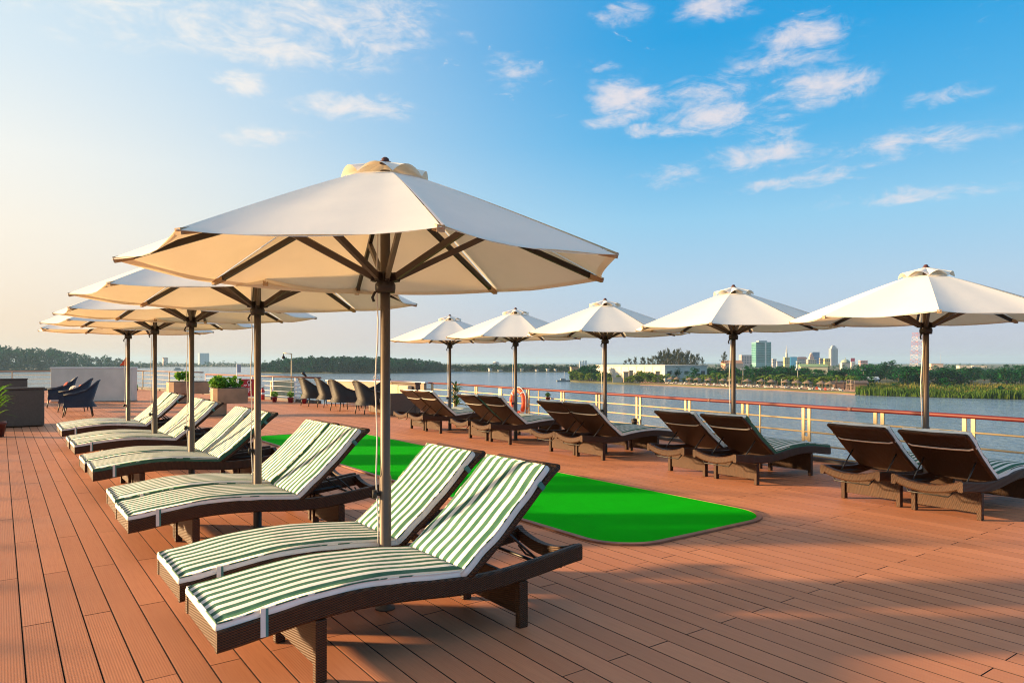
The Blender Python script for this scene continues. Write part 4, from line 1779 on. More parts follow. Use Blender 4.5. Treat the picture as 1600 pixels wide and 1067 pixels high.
# ------------------------------------------------------------------ far banks
M_LAND = plain("bank_earth", (0.085, 0.085, 0.035), 0.95, 0.3, 0.05)
M_SAND = plain("beach_sand", (0.50, 0.25, 0.14), 0.95, 0.15, 0.15)
M_TREE = mat_leaf("tree_leaf", (0.004, 0.040, 0.016), (0.010, 0.082, 0.026), (0.036, 0.155, 0.032), 0.16, 0.25)
M_TREEL = mat_leaf("palm_leaf", (0.045, 0.12, 0.018), (0.13, 0.21, 0.028), (0.25, 0.29, 0.05), 0.25, 0.3)
M_CASU = mat_leaf("casuarina_leaf", (0.034, 0.046, 0.022), (0.070, 0.078, 0.038), (0.12, 0.12, 0.058), 0.12, 0.2)
M_WOOD = mat_leaf("wood_leaf", (0.0015, 0.028, 0.016), (0.0035, 0.062, 0.029), (0.012, 0.14, 0.045), 0.05, 0.25)
M_BARK = plain("bark", (0.12, 0.085, 0.06), 0.9, 0.25, 1.0)
M_REED = mat_leaf("reed_leaf", (0.06, 0.11, 0.018), (0.17, 0.19, 0.035), (0.36, 0.27, 0.075), 0.10, 0.35)
LZ = -6.95


def land(name, pts, z, mat, deep=1.2):
    mb = MB()
    P = [D(u, d)[:2] for u, d in pts]
    area = sum(P[i][0] * P[(i + 1) % len(P)][1] - P[(i + 1) % len(P)][0] * P[i][1] for i in range(len(P)))
    if area < 0:
        P = P[::-1]
    mb.prism(P, WZ - deep, z)
    return struct(name, mb, mat)


SHORE = [(890, 322), (905, 306), (930, 298), (977, 277), (1045, 264), (1120, 240), (1216, 221), (1320, 196), (1350, 189), (1430, 181), (1509, 174), (1600, 169), (1750, 158), (2000, 146), (2300, 140)]


def shore(u):
    return interp(SHORE, u)


land('right_bank', SHORE + [(2300, 2600), (900, 2600), (893, 640)], LZ, M_LAND)
mb = MB()
us = list(range(1000, 1350, 14))
P = []
for u in us:
    d0 = shore(u)
    P += [D(u, d0 - 3.0, WZ - 0.08), D(u, d0 + 1.2, LZ - 0.22), D(u, d0 + 9, LZ + 0.07), D(u, d0 + 24, LZ + 0.09)]
mb.add(P, [(i * 4 + k, (i + 1) * 4 + k, (i + 1) * 4 + k + 1, i * 4 + k + 1) for i in range(len(us) - 1) for k in range(3)], 0, True)
struct('beach', mb, M_SAND)
land('far_bank', [(640, 660), (690, 640), (780, 616), (900, 606), (896, 2600), (640, 2600)], LZ - 0.02, M_LAND)
land('city_bank', [(150, 1260), (300, 1240), (440, 1220), (640, 1300), (640, 3400), (150, 3400)], LZ - 0.04, M_LAND)
land('wooded_shore', [(-500, 560), (-150, 620), (60, 690), (160, 850), (237, 1060), (237, 1200), (-500, 1250)], LZ - 0.06, M_LAND)
land('wooded_island', [(404, 575), (440, 552), (520, 540), (600, 545), (660, 570), (698, 606), (698, 720), (404, 720)], LZ - 0.08, M_LAND)


# tree meshes -------------------------------------------------------
def broad(seed, n, size, blobs=7):
    """crown for a tree of height 1 (scaled later); returns crown, trunk"""
    rg = random.Random(seed)
    mb, tr = MB(), MB()
    tops = []
    for k in range(blobs):
        a = rg.uniform(0, 2 * PI)
        rr = rg.uniform(0.0, 0.26)
        c = (rr * math.cos(a), rr * math.sin(a), rg.uniform(0.26, 0.86) - rr * 0.4)
        s = rg.uniform(0.12, 0.21)
        tops.append(c)
        leafcloud(mb, c, (s * 1.15, s * 1.15, s * 0.85), n // blobs, size * rg.uniform(0.8, 1.2), rg, 0.1, 0.45)
    tr.tube([(0, 0, 0), (0.015, 0.01, 0.25), (0.0, 0.02, 0.55)], [0.030, 0.020, 0.010], 6)
    for c in tops[:5]:
        tr.tube([(0.012, 0.01, 0.22), (c[0] * 0.6, c[1] * 0.6, c[2] * 0.75), c], [0.014, 0.009, 0.004], 5)
    return mb, tr


def casuarina(seed, n, size):
    rg = random.Random(seed)
    mb, tr = MB(), MB()
    tr.tube([(0, 0, 0), (0.01, 0, 0.5), (0, 0.01, 0.96)], [0.022, 0.013, 0.003], 6)
    for k in range(26):
        h = rg.uniform(0.2, 0.97)
        a = rg.uniform(0, 2 * PI)
        ln = (1.05 - h) * rg.uniform(0.22, 0.42) + 0.04
        tip = Vector((math.cos(a) * ln, math.sin(a) * ln, h + ln * 0.55))
        tr.tube([(0, 0, h), tip], [0.006, 0.002], 4)
        for j in range(3):
            c = Vector((0, 0, h)).lerp(tip, 0.35 + 0.32 * j)
            leafcloud(mb, c, (0.05, 0.05, 0.06), n // 78, size, rg, -0.3, 0.1)
    return mb, tr


def palm(seed, n=13):
    rg = random.Random(seed)
    mb, tr = MB(), MB()
    lean = rg.uniform(-0.08, 0.08)
    tr.tube([(0, 0, 0), (lean * 0.4, 0, 0.35), (lean, 0.01, 0.72)], [0.030, 0.022, 0.018], 6)
    for k in range(n):
        a = 2 * PI * k / n + rg.uniform(-.2, .2)
        el_ = rg.uniform(-0.1, 1.1)
        blade(mb, (lean, 0.01, 0.72), (math.cos(a), math.sin(a), el_), rg.uniform(0.42, 0.58), 0.075, 0.36, 5)
    return mb, tr


VAR = {}
for nm, fn, args, lm in (('broad', broad, [(31, 560, 0.085), (32, 560, 0.085), (33, 560, 0.085, 9)], M_TREE),
                         ('casu', casuarina, [(41, 820, 0.045), (42, 820, 0.045)], M_CASU),
                         ('palm', palm, [(51,), (52, 15), (53, 11)], M_TREEL),
                         ('bush', broad, [(61, 380, 0.13, 6), (62, 380, 0.13, 7)], M_TREEL)):
    VAR[nm] = []
    for a in args:
        c, t = fn(*a)
        VAR[nm].append((c.mesh('crown', lm), t.mesh('trunk', M_BARK)))


def tree(kind, label, u, d, h, group=None, sx=1.0, name='tree', i=None, leaf=None):
    c, t = VAR[kind][rnd.randrange(len(VAR[kind])) if i is None else i]
    o = thing(name, label, name.split('_')[-1], D(u, d, LZ - 0.02), rnd.uniform(0, 6.28), group)
    o.scale = (h * sx, h * sx, h)
    put('crown', c, o)
    put('trunk', t, o)
    return o


GT = 'dark green trees in the belt behind the beach'
for i in range(86):
    u = 1000 + 350 * (i + rnd.random()) / 86
    d = shore(u) + rnd.uniform(42, 110)
    top = 572 + 3.5 * math.sin(u * 0.035) + rnd.uniform(-2, 4)
    tree('broad', 'dark green tree in the dense belt behind the sandy beach', u, d, zat(top, d) - LZ, GT, rnd.uniform(1.1, 1.5), 'broadleaf_tree')
GP2 = 'yellow green palms along the beach'
for i in range(44):
    u = 1035 + 300 * (i + rnd.random()) / 44
    d = shore(u) + rnd.uniform(13, 28)
    top = 584.5 + 3 * math.sin(u * 0.06) + rnd.uniform(-3, 4)
    tree('palm', 'yellow green palm in the row at the top of the sandy beach', u, d, zat(top, d) - LZ, GP2, rnd.uniform(1.1, 1.4), 'palm_tree')
GB2 = 'bushes under the beach palms'
for i in range(52):
    u = 1000 + 345 * (i + rnd.random()) / 52
    d = shore(u) + rnd.uniform(27, 46)
    tree('bush', 'low green bush under the palms at the back of the beach', u, d, rnd.uniform(1.8, 3.0), GB2, 1.3, 'bush')
GC = 'feathery casuarinas behind the warehouse'
for u, top in ((977, 562), (984, 559), (992, 558), (1003, 557), (1012, 558), (1020, 556), (1030, 550), (1038, 547), (1045, 545), (1052, 547), (1060, 545), (1068, 549), (1075, 548), (1082, 552), (1090, 553), (1098, 558), (1040, 552), (1066, 553), (1086, 556), (1026, 555), (1034, 549), (1043, 549), (1050, 551), (1056, 549), (1063, 550), (1072, 552), (1079, 554), (1036, 554), (1047, 553), (1054, 555), (1061, 557), (1070, 557), (1016, 559), (1007, 559)):
    d = rnd.uniform(405, 450)
    tree('casu', 'brownish feathery casuarina in the grove behind the white warehouse', u, d, zat(top, d) - LZ, GC, rnd.uniform(0.62, 0.85), 'casuarina_tree')
tree('casu', 'lone feathery casuarina left of the teal tower', 1131, 430, zat(550, 430) - LZ, None, 0.75, 'casuarina_tree')
GPB = 'bushes on the tip of the headland'
for u, dd, h, sx in ((893, 4, 3.2, 1.5), (900, 8, 4.4, 1.5), (908, 6, 4.0, 1.4), (916, 14, 6.2, 1.3), (924, 20, 7.2, 1.3), (931, 12, 5.6, 1.3), (921, 6, 4.2, 1.5), (938, 8, 4.0, 1.3), (946, 9, 4.2, 1.3), (953, 10, 4.0, 1.2), (966, 10, 3.6, 1.2), (992, 8, 3.8, 1.2), (1000, 10, 5.2, 1.3), (1008, 9, 4.6, 1.3), (1016, 10, 4.4, 1.2), (1023, 9, 3.8, 1.3), (980, 8, 2.6, 1.6), (896, 10, 5.0, 1.4), (904, 16, 5.6, 1.4), (911, 22, 6.6, 1.4), (919, 26, 7.4, 1.4), (927, 18, 6.4, 1.4), (934, 24, 6.6, 1.3), (942, 14, 4.6, 1.4), (949, 15, 4.6, 1.3), (958, 9, 2.2, 1.5), (996, 14, 4.6, 1.4), (1004, 15, 5.0, 1.4), (1012, 16, 5.0, 1.4), (1020, 14, 4.4, 1.4), (987, 9, 3.2, 1.4), (1033, 10, 3.6, 1.4), (928, 30, 8.0, 1.4), (914, 28, 7.0, 1.5)):
    tree('bush' if dd < 11 else 'broad', 'green bush on the headland in front of the white warehouse', u, shore(u) + dd, h, GPB, sx, 'bush')
GR = 'dark trees behind the reeds at the right'
for i in range(100):
    u = 1345 + 420 * (i + rnd.random()) / 100
    d = rnd.uniform(235, 400)
    top = 572 + 3 * math.sin(u * 0.03 + 1) + rnd.uniform(-3, 4)
    tree('broad', 'dark green tree in the wood behind the golden reeds', u, d, zat(top, d) - LZ, GR, rnd.uniform(1.3, 1.9), 'broadleaf_tree')
for u, top, lab in ((1383, 562, 'taller dark tree left of the lattice tower, its twin beside it'), (1397, 561, 'tallest dark tree just left of the lattice tower'), (1571, 567, 'tall dark tree at the far right of the wood'), (1487, 569, 'dark tree in front of the long white buildings')):
    tree('broad', lab, u, 430, zat(top, 430) - LZ, None, 0.9, 'broadleaf_tree')
tree('broad', 'round dark bush standing alone in the reeds beside the right parasol pole', 1478, 200, 4.2, None, 1.25, 'bush', 2)
tree('broad', 'small dark bush at the right end of the golden reeds', 1562, 196, 2.6, None, 1.4, 'bush', 1)
tree('broad', 'low flat topped bush in the reeds left of the lattice tower', 1401, 200, 2.7, None, 1.6, 'bush', 0)
tree('broad', 'dark bush behind the round bush in the reeds', 1503, 206, 2.9, None, 1.3, 'bush', 1)

# reeds on the right bank: a green fringe and drier grass behind it
def grass(name, label, n, s0, s1, hh, mat, seed):
    mb = MB()
    rg = random.Random(seed)
    for i in range(n):
        u = 1338 + 420 * rg.random()
        s = s0 + (s1 - s0) * rg.random() ** 1.3
        d = shore(u) - 1.2 + s
        patch = math.sin(u * 0.045) * math.sin(u * 0.013 + s * 0.15)
        p = D(u, d, WZ + 0.1 if s < 1.5 else LZ - 0.05)
        h = rg.uniform(hh * 0.5, hh) * (0.85 + 0.35 * patch)
        a = rg.uniform(0, PI)
        w = rg.uniform(0.09, 0.24)
        l, l2 = rg.uniform(-0.35, 0.35), rg.uniform(-0.35, 0.35)
        c, sn = math.cos(a) * w, math.sin(a) * w
        mb.add([(p[0] - c, p[1] - sn, p[2]), (p[0] + c, p[1] + sn, p[2]), (p[0] + c * 0.7 + l * 0.6, p[1] + sn * 0.7 + l2 * 0.6, p[2] + h * 0.7), (p[0] + l, p[1] + l2, p[2] + h), (p[0] - c * 0.6 + l * 0.5, p[1] - sn * 0.6 + l2 * 0.5, p[2] + h * 0.65)], [(0, 1, 2, 3, 4)])
    tag(obj(name, mb, mat), label, 'reeds', kind='stuff')


M_REEDG = mat_leaf("green_reed", (0.028, 0.07, 0.012), (0.065, 0.125, 0.018), (0.13, 0.17, 0.03), 0.14, 0.3)
M_REEDY = mat_leaf("dry_reed", (0.07, 0.11, 0.022), (0.17, 0.165, 0.04), (0.28, 0.21, 0.07), 0.10, 0.3)
grass('green_reeds', 'green reeds fringing the right bank at the waterline', 10000, 0, 38, 1.9, M_REEDG, 5)
grass('dry_grass', 'golden dry grass behind the green reeds on the right bank', 8000, 10, 75, 1.9, M_REEDY, 6)


# distant woods read as one mass each
def wood(name, label, urange, dfun, topfun, n, dd, seed, lm=M_WOOD, cells=300, size=0.11, kind=broad, sx=1.0):
    rg = random.Random(seed)
    vs = [kind(seed + k, cells, size) for k in range(3)]
    mb = MB()
    for i in range(n):
        u = urange[0] + (urange[1] - urange[0]) * (i + rg.random()) / n
        row = (i * 7 % 5) / 4.0
        d = dfun(u) + 3 + row * dd
        top = topfun(u) + rg.uniform(-1.0, 2.0) + (1 - row) * 7 * rg.random()
        h = max(2.5, zat(top, d) - LZ)
        c, t = vs[rg.randrange(3)]
        s = max(h * rg.uniform(0.7, 1.0) * sx, 4.5)
        M = Matrix.Translation(D(u, d, LZ - 0.1)) @ Matrix.Rotation(rg.uniform(0, 6.28), 4, 'Z') @ Matrix.Diagonal((s, s, h, 1))
        mb.merge(c, M)
    # undergrowth at the waterline
    for i in range(n):
        u = urange[0] + (urange[1] - urange[0]) * (i + rg.random()) / n
        c, t = vs[rg.randrange(3)]
        s = rg.uniform(8, 12)
        M = Matrix.Translation(D(u, dfun(u) + 2 + 4 * rg.random(), LZ - 2.0)) @ Matrix.Rotation(rg.uniform(0, 6.28), 4, 'Z') @ Matrix.Diagonal((s, s, s * 0.8, 1))
        mb.merge(c, M)
    return tag(obj(name, mb, lm), label, 'wood', kind='stuff')


tabL = [(-300, 536), (0, 538), (50, 540), (100, 543), (135, 551), (150, 557), (165, 553), (185, 557), (200, 561), (237, 569)]
wood('far_wood', 'tall hazy wood along the left shore behind the white screen', (-260, 236), lambda u: interp([(-300, 590), (-150, 622), (60, 695), (160, 855), (237, 1065)], u), lambda u: interp(tabL, u), 120, 90, 71)
tabM = [(404, 566), (425, 560), (445, 556), (480, 553), (540, 553), (590, 554), (650, 557), (680, 561), (697, 567)]
wood('island_wood', 'green wooded island in the river behind the taupe armchairs', (406, 696), lambda u: interp([(404, 577), (440, 555), (520, 543), (600, 548), (660, 573), (698, 608)], u), lambda u: interp(tabM, u), 120, 70, 81)
wood('far_tree_line', 'low hazy tree line on the far bank beyond the right parasols', (650, 900), lambda u: interp([(640, 662), (780, 618), (900, 608)], u), lambda u: 567.5 + 1.5 * math.sin(u * 0.13), 90, 160, 91, cells=150, size=0.12)
wood('city_tree_line', 'very hazy tree line on the far bank below the pale tower block', (165, 640), lambda u: 1262 - abs(u - 440) * 0.05, lambda u: 563.5 + 1.6 * math.sin(u * 0.07), 110, 300, 95, cells=110, size=0.14, sx=1.2)
wood('inland_trees', 'hazy trees between the houses of the far town', (1100, 1780), lambda u: 520, lambda u: 567 + 1.5 * math.sin(u * 0.09), 90, 420, 97, lm=M_TREE, cells=110, size=0.14, sx=1.2)


# ------------------------------------------------------------------ buildings
M_GLASSW = plain("window_dark", (0.05, 0.06, 0.075), 0.25, 0.2, 0.5)
_cm = {}


def wallm(c):
    if c not in _cm:
        _cm[c] = plain("wall_%d" % len(_cm), c, 0.75, 0.08, 0.3)
    return _cm[c]


def building(name, label, u0, u1, top, d, c, cat='building', depth=None, rot=18, rows=0, cols=0, roof=None, roofc=(0.30, 0.10, 0.06), z0=None, wm=None):
    px = d / F
    uc = (u0 + u1) / 2
    w = (u1 - u0) * px
    p = D(uc, d, LZ if z0 is None else z0)
    h = zat(top, d) - p[2]
    dp = depth or w * 0.8
    # keep the silhouette at the measured width although the block is turned
    q = R(rot)
    k = w / (w * math.cos(q) + dp * abs(math.sin(q)))
    w, dp = w * k, dp * k
    t = thing(name, label, cat, p, -YAW - math.atan2(uc - 800, F) + q)
    mb = MB()
    hr = 0.0
    if roof == 'gable':
        hr = min(h * 0.3, w * 0.28)
    mb.box(-w / 2, w / 2, -dp / 2, dp / 2, 0, h - hr)
    obj('wall', mb, wallm(c), t)
    if roof == 'gable':
        mb = MB()
        e = 0.4
        x, y = w / 2 + e, dp / 2 + e
        mb.add([(-x, -y, h - hr + .01), (x, -y, h - hr + .01), (x, y, h - hr + .01), (-x, y, h - hr + .01), (-x, 0, h), (x, 0, h)],
               [(0, 1, 5, 4), (2, 3, 4, 5), (3, 0, 4), (1, 2, 5), (3, 2, 1, 0)])
        obj('roof', mb, wallm(roofc), t)
    else:
        mb = MB()
        mb.box(-w / 2 - 0.15, w / 2 + 0.15, -dp / 2 - 0.15, dp / 2 + 0.15, h - hr + 0.01, h - hr + 0.35)
        obj('parapet', mb, wallm(tuple(x * 0.9 for x in c)), t)
    if rows and cols:
        hh = (h - hr) * 0.92
        ww, wh = w / cols, hh / rows
        me = MB()
        me.box(-ww * 0.30, ww * 0.30, -0.06, 0.02, 0, wh * 0.5)
        me = me.mesh('window', wm or M_GLASSW)
        sd_ = max(1, round(cols * dp / w))
        for r_ in range(rows):
            z = 0.04 * h + wh * (r_ + 0.3)
            if p[2] + z < -1.5 and d > 300:
                continue                        # hidden by the trees in front
            for c_ in range(cols):
                put('window', me, t, (-w / 2 + ww * (c_ + 0.5), -dp / 2, z))
            sx_ = -1 if rot > 0 else 1
            for c_ in range(sd_):
                o_ = put('window', me, t, (sx_ * w / 2, -dp / 2 + dp * (c_ + 0.5) / sd_, z), sx_ * R(90))
    return t, w, dp, h


# long white warehouse with a sunlit and a shaded face
px = D(1039, 300, LZ)
wh = thing('warehouse', 'long low white warehouse on the right bank, one face sunlit', 'warehouse', px, -YAW)
hW = zat(570.5, 300) - LZ
a, b_ = Vector((-24.4, 40.0)), Vector((21.4, 13.0))
mb = MB()
mb.prism([(0, 0), (b_.x, b_.y), (a.x + b_.x, a.y + b_.y), (a.x, a.y)], 0, hW - 0.5)
obj('wall', mb, wallm((0.60, 0.56, 0.50)), wh)
mb = MB()
e = 0.4
ua, ub = a.normalized() * e, b_.normalized() * e
q = [(-ua - ub), (b_ + ub - ua), (a + b_ + ua + ub), (a + ua - ub)]
mb.prism([(v.x, v.y) for v in q], hW - 0.49, hW)
obj('roof', mb, wallm((0.55, 0.50, 0.44)), wh)
for k in range(9):
    c = a * ((k + 0.5) / 9)
    mb = MB()
    nn_ = Vector((-a.y, a.x)).normalized() * 0.05
    w_ = a.normalized() * 0.25
    mb.prism([tuple(c - w_)[:2], tuple(c + w_)[:2], tuple(c + w_ + nn_ * 2)[:2], tuple(c - w_ + nn_ * 2)[:2]], 0, hW - 0.55)
    obj('pilaster', mb, wallm((0.56, 0.51, 0.44)), wh)
for k in range(5):
    c = b_ * ((k + 0.5) / 5)
    mb = MB()
    nn_ = Vector((b_.y, -b_.x)).normalized() * 0.05
    w_ = b_.normalized() * 1.2
    mb.prism([tuple(c - w_)[:2], tuple(c - w_ + nn_)[:2], tuple(c + w_ + nn_)[:2], tuple(c + w_)[:2]], 3.0, 4.4)
    obj('window', mb, M_GLASSW, wh)
building('garden_wall', 'low cream wall at the waterline in front of the warehouse', 957, 972, 590.5, 286, (0.55, 0.45, 0.33), 'wall', 0.5, 4)
GRU = 'ochre ruined walls in front of the warehouse'
for u0, u1, top in ((974, 982, 582), (983, 989, 580), (1024, 1031, 581), (1032, 1035, 586)):
    o = building('ruined_wall', 'ochre wall fragment among the bushes in front of the warehouse', u0, u1, top, 288, (0.42, 0.27, 0.17), 'wall', 1.0, 10)[0]
    o['group'] = GRU
building('boat_house', 'small ochre hut at the tip of the headland', 890.5, 903, 574.5, 345, (0.42, 0.29, 0.18), 'hut', None, 15, 1, 2)
# teal glass tower
t, w, dp, h = building('glass_tower', 'teal glass office tower with pale corner strip, tallest on the right bank', 1175, 1204, 535, 1000, (0.15, 0.33, 0.33), 'tower', 18, 24, z0=LZ)
M_TEALG = plain("teal_glass", (0.035, 0.17, 0.165), 0.15, 0.3, 0.08)
for k in range(11):
    mb = MB()
    z = h * (0.22 + 0.068 * k)
    mb.box(-w / 2 + 0.6, w / 2 - 0.6, -dp / 2 - 0.25, -dp / 2 + 0.02, z, z + h * 0.042)
    mb.box(-w / 2 - 0.25, -w / 2 + 0.02, -dp / 2 + 0.6, dp / 2 - 0.6, z, z + h * 0.042)
    obj('window_band', mb, M_TEALG, t)
mb = MB()
mb.box(w * 0.08, w * 0.17, -dp / 2 - 0.4, -dp / 2 - 0.26, 0, h)
obj('corner_strip', mb, wallm((0.62, 0.62, 0.60)), t)
mb = MB()
mb.box(-w * 0.25, w * 0.30, -dp * 0.25, dp * 0.25, h + 0.36, h + 2.6)
obj('penthouse', mb, wallm((0.42, 0.44, 0.46)), t)
mb = MB()
for k in range(6):
    mb.box(-w / 2 + 1 + k * 1.7, -w / 2 + 2.1 + k * 1.7, -dp / 2 - 0.3, -dp / 2 - 0.05, h - 2.3, h - 0.7)
obj('roof_lettering', mb, wallm((0.10, 0.12, 0.16)), t)
building('apartment_block', 'pink white apartment block with roof blocks beside the teal tower', 1155, 1174, 555, 960, (0.55, 0.42, 0.40), rows=7, cols=4)
building('town_house', 'low orange roofed house left of the teal tower, under the lone casuarina', 1127, 1160, 563, 700, (0.56, 0.38, 0.28), 'house', roof='gable', roofc=(0.45, 0.20, 0.11), rows=3, cols=6)
building('town_house', 'small pink white house right of the teal tower', 1206, 1213, 561, 1100, (0.58, 0.45, 0.45), 'house', rows=5, cols=2)
building('town_house', 'low pale lilac block right of the teal tower', 1212, 1224, 564.5, 1150, (0.45, 0.44, 0.50), 'house', rows=4, cols=4)
t, w, dp, h = building('church', 'yellow church with a grey needle spire', 1224, 1234, 558.5, 900, (0.62, 0.50, 0.24), 'church', rows=5, cols=3)
mb = MB()
mb.lathe([(1.8, h + 0.36), (1.6, h + 5), (1.0, h + 6), (0.9, h + 10), (0.25, h + 12), (0.1, h + 15.5)], 8, smooth=False)
obj('spire', mb, wallm((0.40, 0.42, 0.42)), t)
building('billboard_hall', 'bright blue flat roofed hall beside the yellow church', 1234.5, 1245, 558, 880, (0.02, 0.20, 0.42), rot=6)
building('town_house', 'pale pink house block with red roofs right of the blue hall', 1246, 1260, 557.5, 1000, (0.56, 0.44, 0.42), 'house', roof='gable', rows=5, cols=4, roofc=(0.42, 0.16, 0.12))
building('town_house', 'white house below the blue hall', 1244, 1252, 565, 620, (0.60, 0.57, 0.46), 'house', rows=3, cols=2)
t, w, dp, h = building('church', 'cream and red church with stepped belfry in front of the blue glass block', 1260, 1275, 562, 840, (0.62, 0.50, 0.38), 'church', rows=4, cols=4)
mb = MB()
mb.box(-2.6, 2.6, -2.6, 2.6, h + 0.36, h + 3.4)
mb.box(-1.7, 1.7, -1.7, 1.7, h + 3.41, h + 6.2)
mb.lathe([(1.9, h + 6.21), (1.0, h + 7.6), (0.1, h + 8.4)], 8)
obj('belfry', mb, wallm((0.56, 0.36, 0.30)), t)
building('office_block', 'blue glass office block behind the cream church', 1267, 1280, 550.5, 1150, (0.10, 0.20, 0.40), rows=9, cols=4, wm=plain("blue_glass", (0.03, 0.10, 0.26), 0.2))
building('town_house', 'yellow house with dark openings right of the blue office block', 1287, 1297, 560.5, 800, (0.60, 0.46, 0.17), 'house', rows=3, cols=3)
building('town_house', 'small tan house between the blue office block and the yellow house', 1280, 1287, 560, 860, (0.40, 0.30, 0.22), 'house', rows=4, cols=2)
t, w, dp, h = building('high_rise', 'slender grey high rise with a stepped top', 1295.5, 1308.5, 545, 1500, (0.34, 0.34, 0.38), 'tower', 14, 25, rows=16, cols=5, wm=plain("grey_glass", (0.16, 0.17, 0.20), 0.3))
mb = MB()
mb.box(-w * 0.36, w * 0.36, -dp * 0.36, dp * 0.36, h + 0.36, h + 4.2)
mb.box(-w * 0.22, w * 0.22, -dp * 0.22, dp * 0.22, h + 4.21, h + 7.2)
obj('stepped_top', mb, wallm((0.38, 0.37, 0.41)), t)
building('market_hall', 'long low hall with a green roof above the palms', 1249, 1291, 568.5, 520, (0.48, 0.45, 0.33), 'hall', 14, 8, 0, 0, 'gable', (0.20, 0.30, 0.13))
t, w, dp, h = building('domed_hall', 'pale hall with a green grey dome', 1313, 1329, 567, 760, (0.48, 0.46, 0.42), 'hall', rows=3, cols=5)
mb = MB()
mb.lathe([(4.6 * math.cos(a), h + 0.36 + 3.6 * math.sin(a)) for a in [i * PI / 2 / 8 for i in range(8)]] + [(0.4, h + 4.0), (0.35, h + 5.6)], 18)
obj('dome', mb, wallm((0.25, 0.31, 0.25)), t)
t, w, dp, h = building('billboard_house', 'small house carrying a crimson billboard right of the dome', 1329, 1336, 566, 740, (0.50, 0.45, 0.42), 'house', rows=2, cols=2)
mb = MB()
mb.box(-w * 0.5, w * 0.5, -0.15, 0.15, h + 0.8, h + 4.4)
for x in (-w * 0.35, w * 0.35):
    mb.box(x - 0.1, x + 0.1, -0.1, 0.1, h + 0.36, h + 0.8)
obj('billboard', mb, plain("billboard_red", (0.42, 0.03, 0.08), 0.5), t)
building('town_house', 'pink flat roofed house right of the crimson billboard', 1342, 1355, 563.5, 820, (0.60, 0.36, 0.36), 'house', rows=3, cols=4)
building('beach_house', 'orange house with flat roof in the trees above the beach hut', 1316, 1333, 586, 300, (0.56, 0.30, 0.15), 'house', None, 15, 2, 4)
building('beach_house', 'small cream and orange house among the trees left of the orange house', 1293, 1303, 588, 300, (0.58, 0.42, 0.27), 'house', None, 15, 1, 3, 'gable', (0.42, 0.18, 0.10))
building('shed', 'white and blue shed at the edge of the reeds', 1347, 1371, 588.5, 262, (0.55, 0.58, 0.62), 'shed', 4, 14, 1, 4, 'gable', (0.50, 0.54, 0.58))
building('beach_bar', 'long dark thatched beach bar at the right end of the beach', 1303, 1352, 594, 222, (0.16, 0.10, 0.08), 'beach bar', 5, 8, 0, 0, 'gable', (0.105, 0.07, 0.055))
building('riverside_block', 'left one of two long white flat roofed buildings behind the reeds', 1496, 1515, 571.5, 560, (0.52, 0.48, 0.42), 'building', 10, 15, 2, 6)
building('riverside_block', 'right one of two long white flat roofed buildings behind the reeds', 1519, 1540, 572, 560, (0.52, 0.47, 0.40), 'building', 10, 15, 2, 6)
building('town_house', 'orange white house with blue roof tank behind the right parasol pole', 1452, 1472, 568.5, 640, (0.58, 0.42, 0.32), 'house', rows=3, cols=5)
building('tower_block', 'pale blue hazy tower block alone above the far left tree line', 310, 326, 552, 1900, (0.33, 0.42, 0.48), 'tower', None, 12, 12, 4, wm=plain("haze_glass", (0.25, 0.33, 0.40), 0.4))
building('town_house', 'low red roofed hazy house on the far bank left of the pale tower block', 254, 262, 558.5, 1700, (0.55, 0.38, 0.36), 'house', roof='gable')
t, w, dp, h = building('storage_tank', 'pale domed storage tank on the far bank behind the right parasols', 770, 780, 567, 900, (0.62, 0.56, 0.52), 'tank', None, 0)
mb = MB()
mb.lathe([(w * 0.48 * math.cos(a), h + 0.36 + 1.6 * math.sin(a)) for a in [i * PI / 2 / 6 for i in range(6)]] + [(0.3, h + 2.0)], 16)
obj('dome', mb, wallm((0.62, 0.56, 0.52)), t)
GH = 'tiny pale riverside houses on the far bank'
for u, top, c in ((707, 576, (0.45, 0.45, 0.42)), (725, 575.5, (0.50, 0.52, 0.54)), (742, 578, (0.40, 0.35, 0.33)), (765, 575, (0.45, 0.47, 0.48)), (782, 577, (0.35, 0.42, 0.5)), (815, 575, (0.5, 0.48, 0.42)), (838, 575.5, (0.52, 0.52, 0.5)), (856, 574.5, (0.5, 0.46, 0.42)), (868, 575, (0.45, 0.44, 0.44))):
    d = interp([(640, 662), (780, 618), (900, 608)], u) + 1.0
    o = building('riverside_house', 'tiny pale house at the waterline of the far bank', u - (2.2 + (u * 7 % 5) * 0.55), u + (2.2 + (u * 3 % 4) * 0.6), top + (u * 5 % 3) * 0.7, d, tuple(x * 0.75 for x in c), 'house', 4, 10 + u % 30, 0, 0, 'gable', (0.4, 0.38, 0.36))[0]
    o['group'] = GH
GST = 'white chimney blocks beyond the headland'
for u in (907, 911.5, 915.5):
    o = building('chimney_block', 'white block of the small cluster beyond the headland', u - 1.5, u + 1.5, 565.5 - (u % 2), 900, (0.58, 0.60, 0.62), 'building', None, 10)[0]
    o['group'] = GST


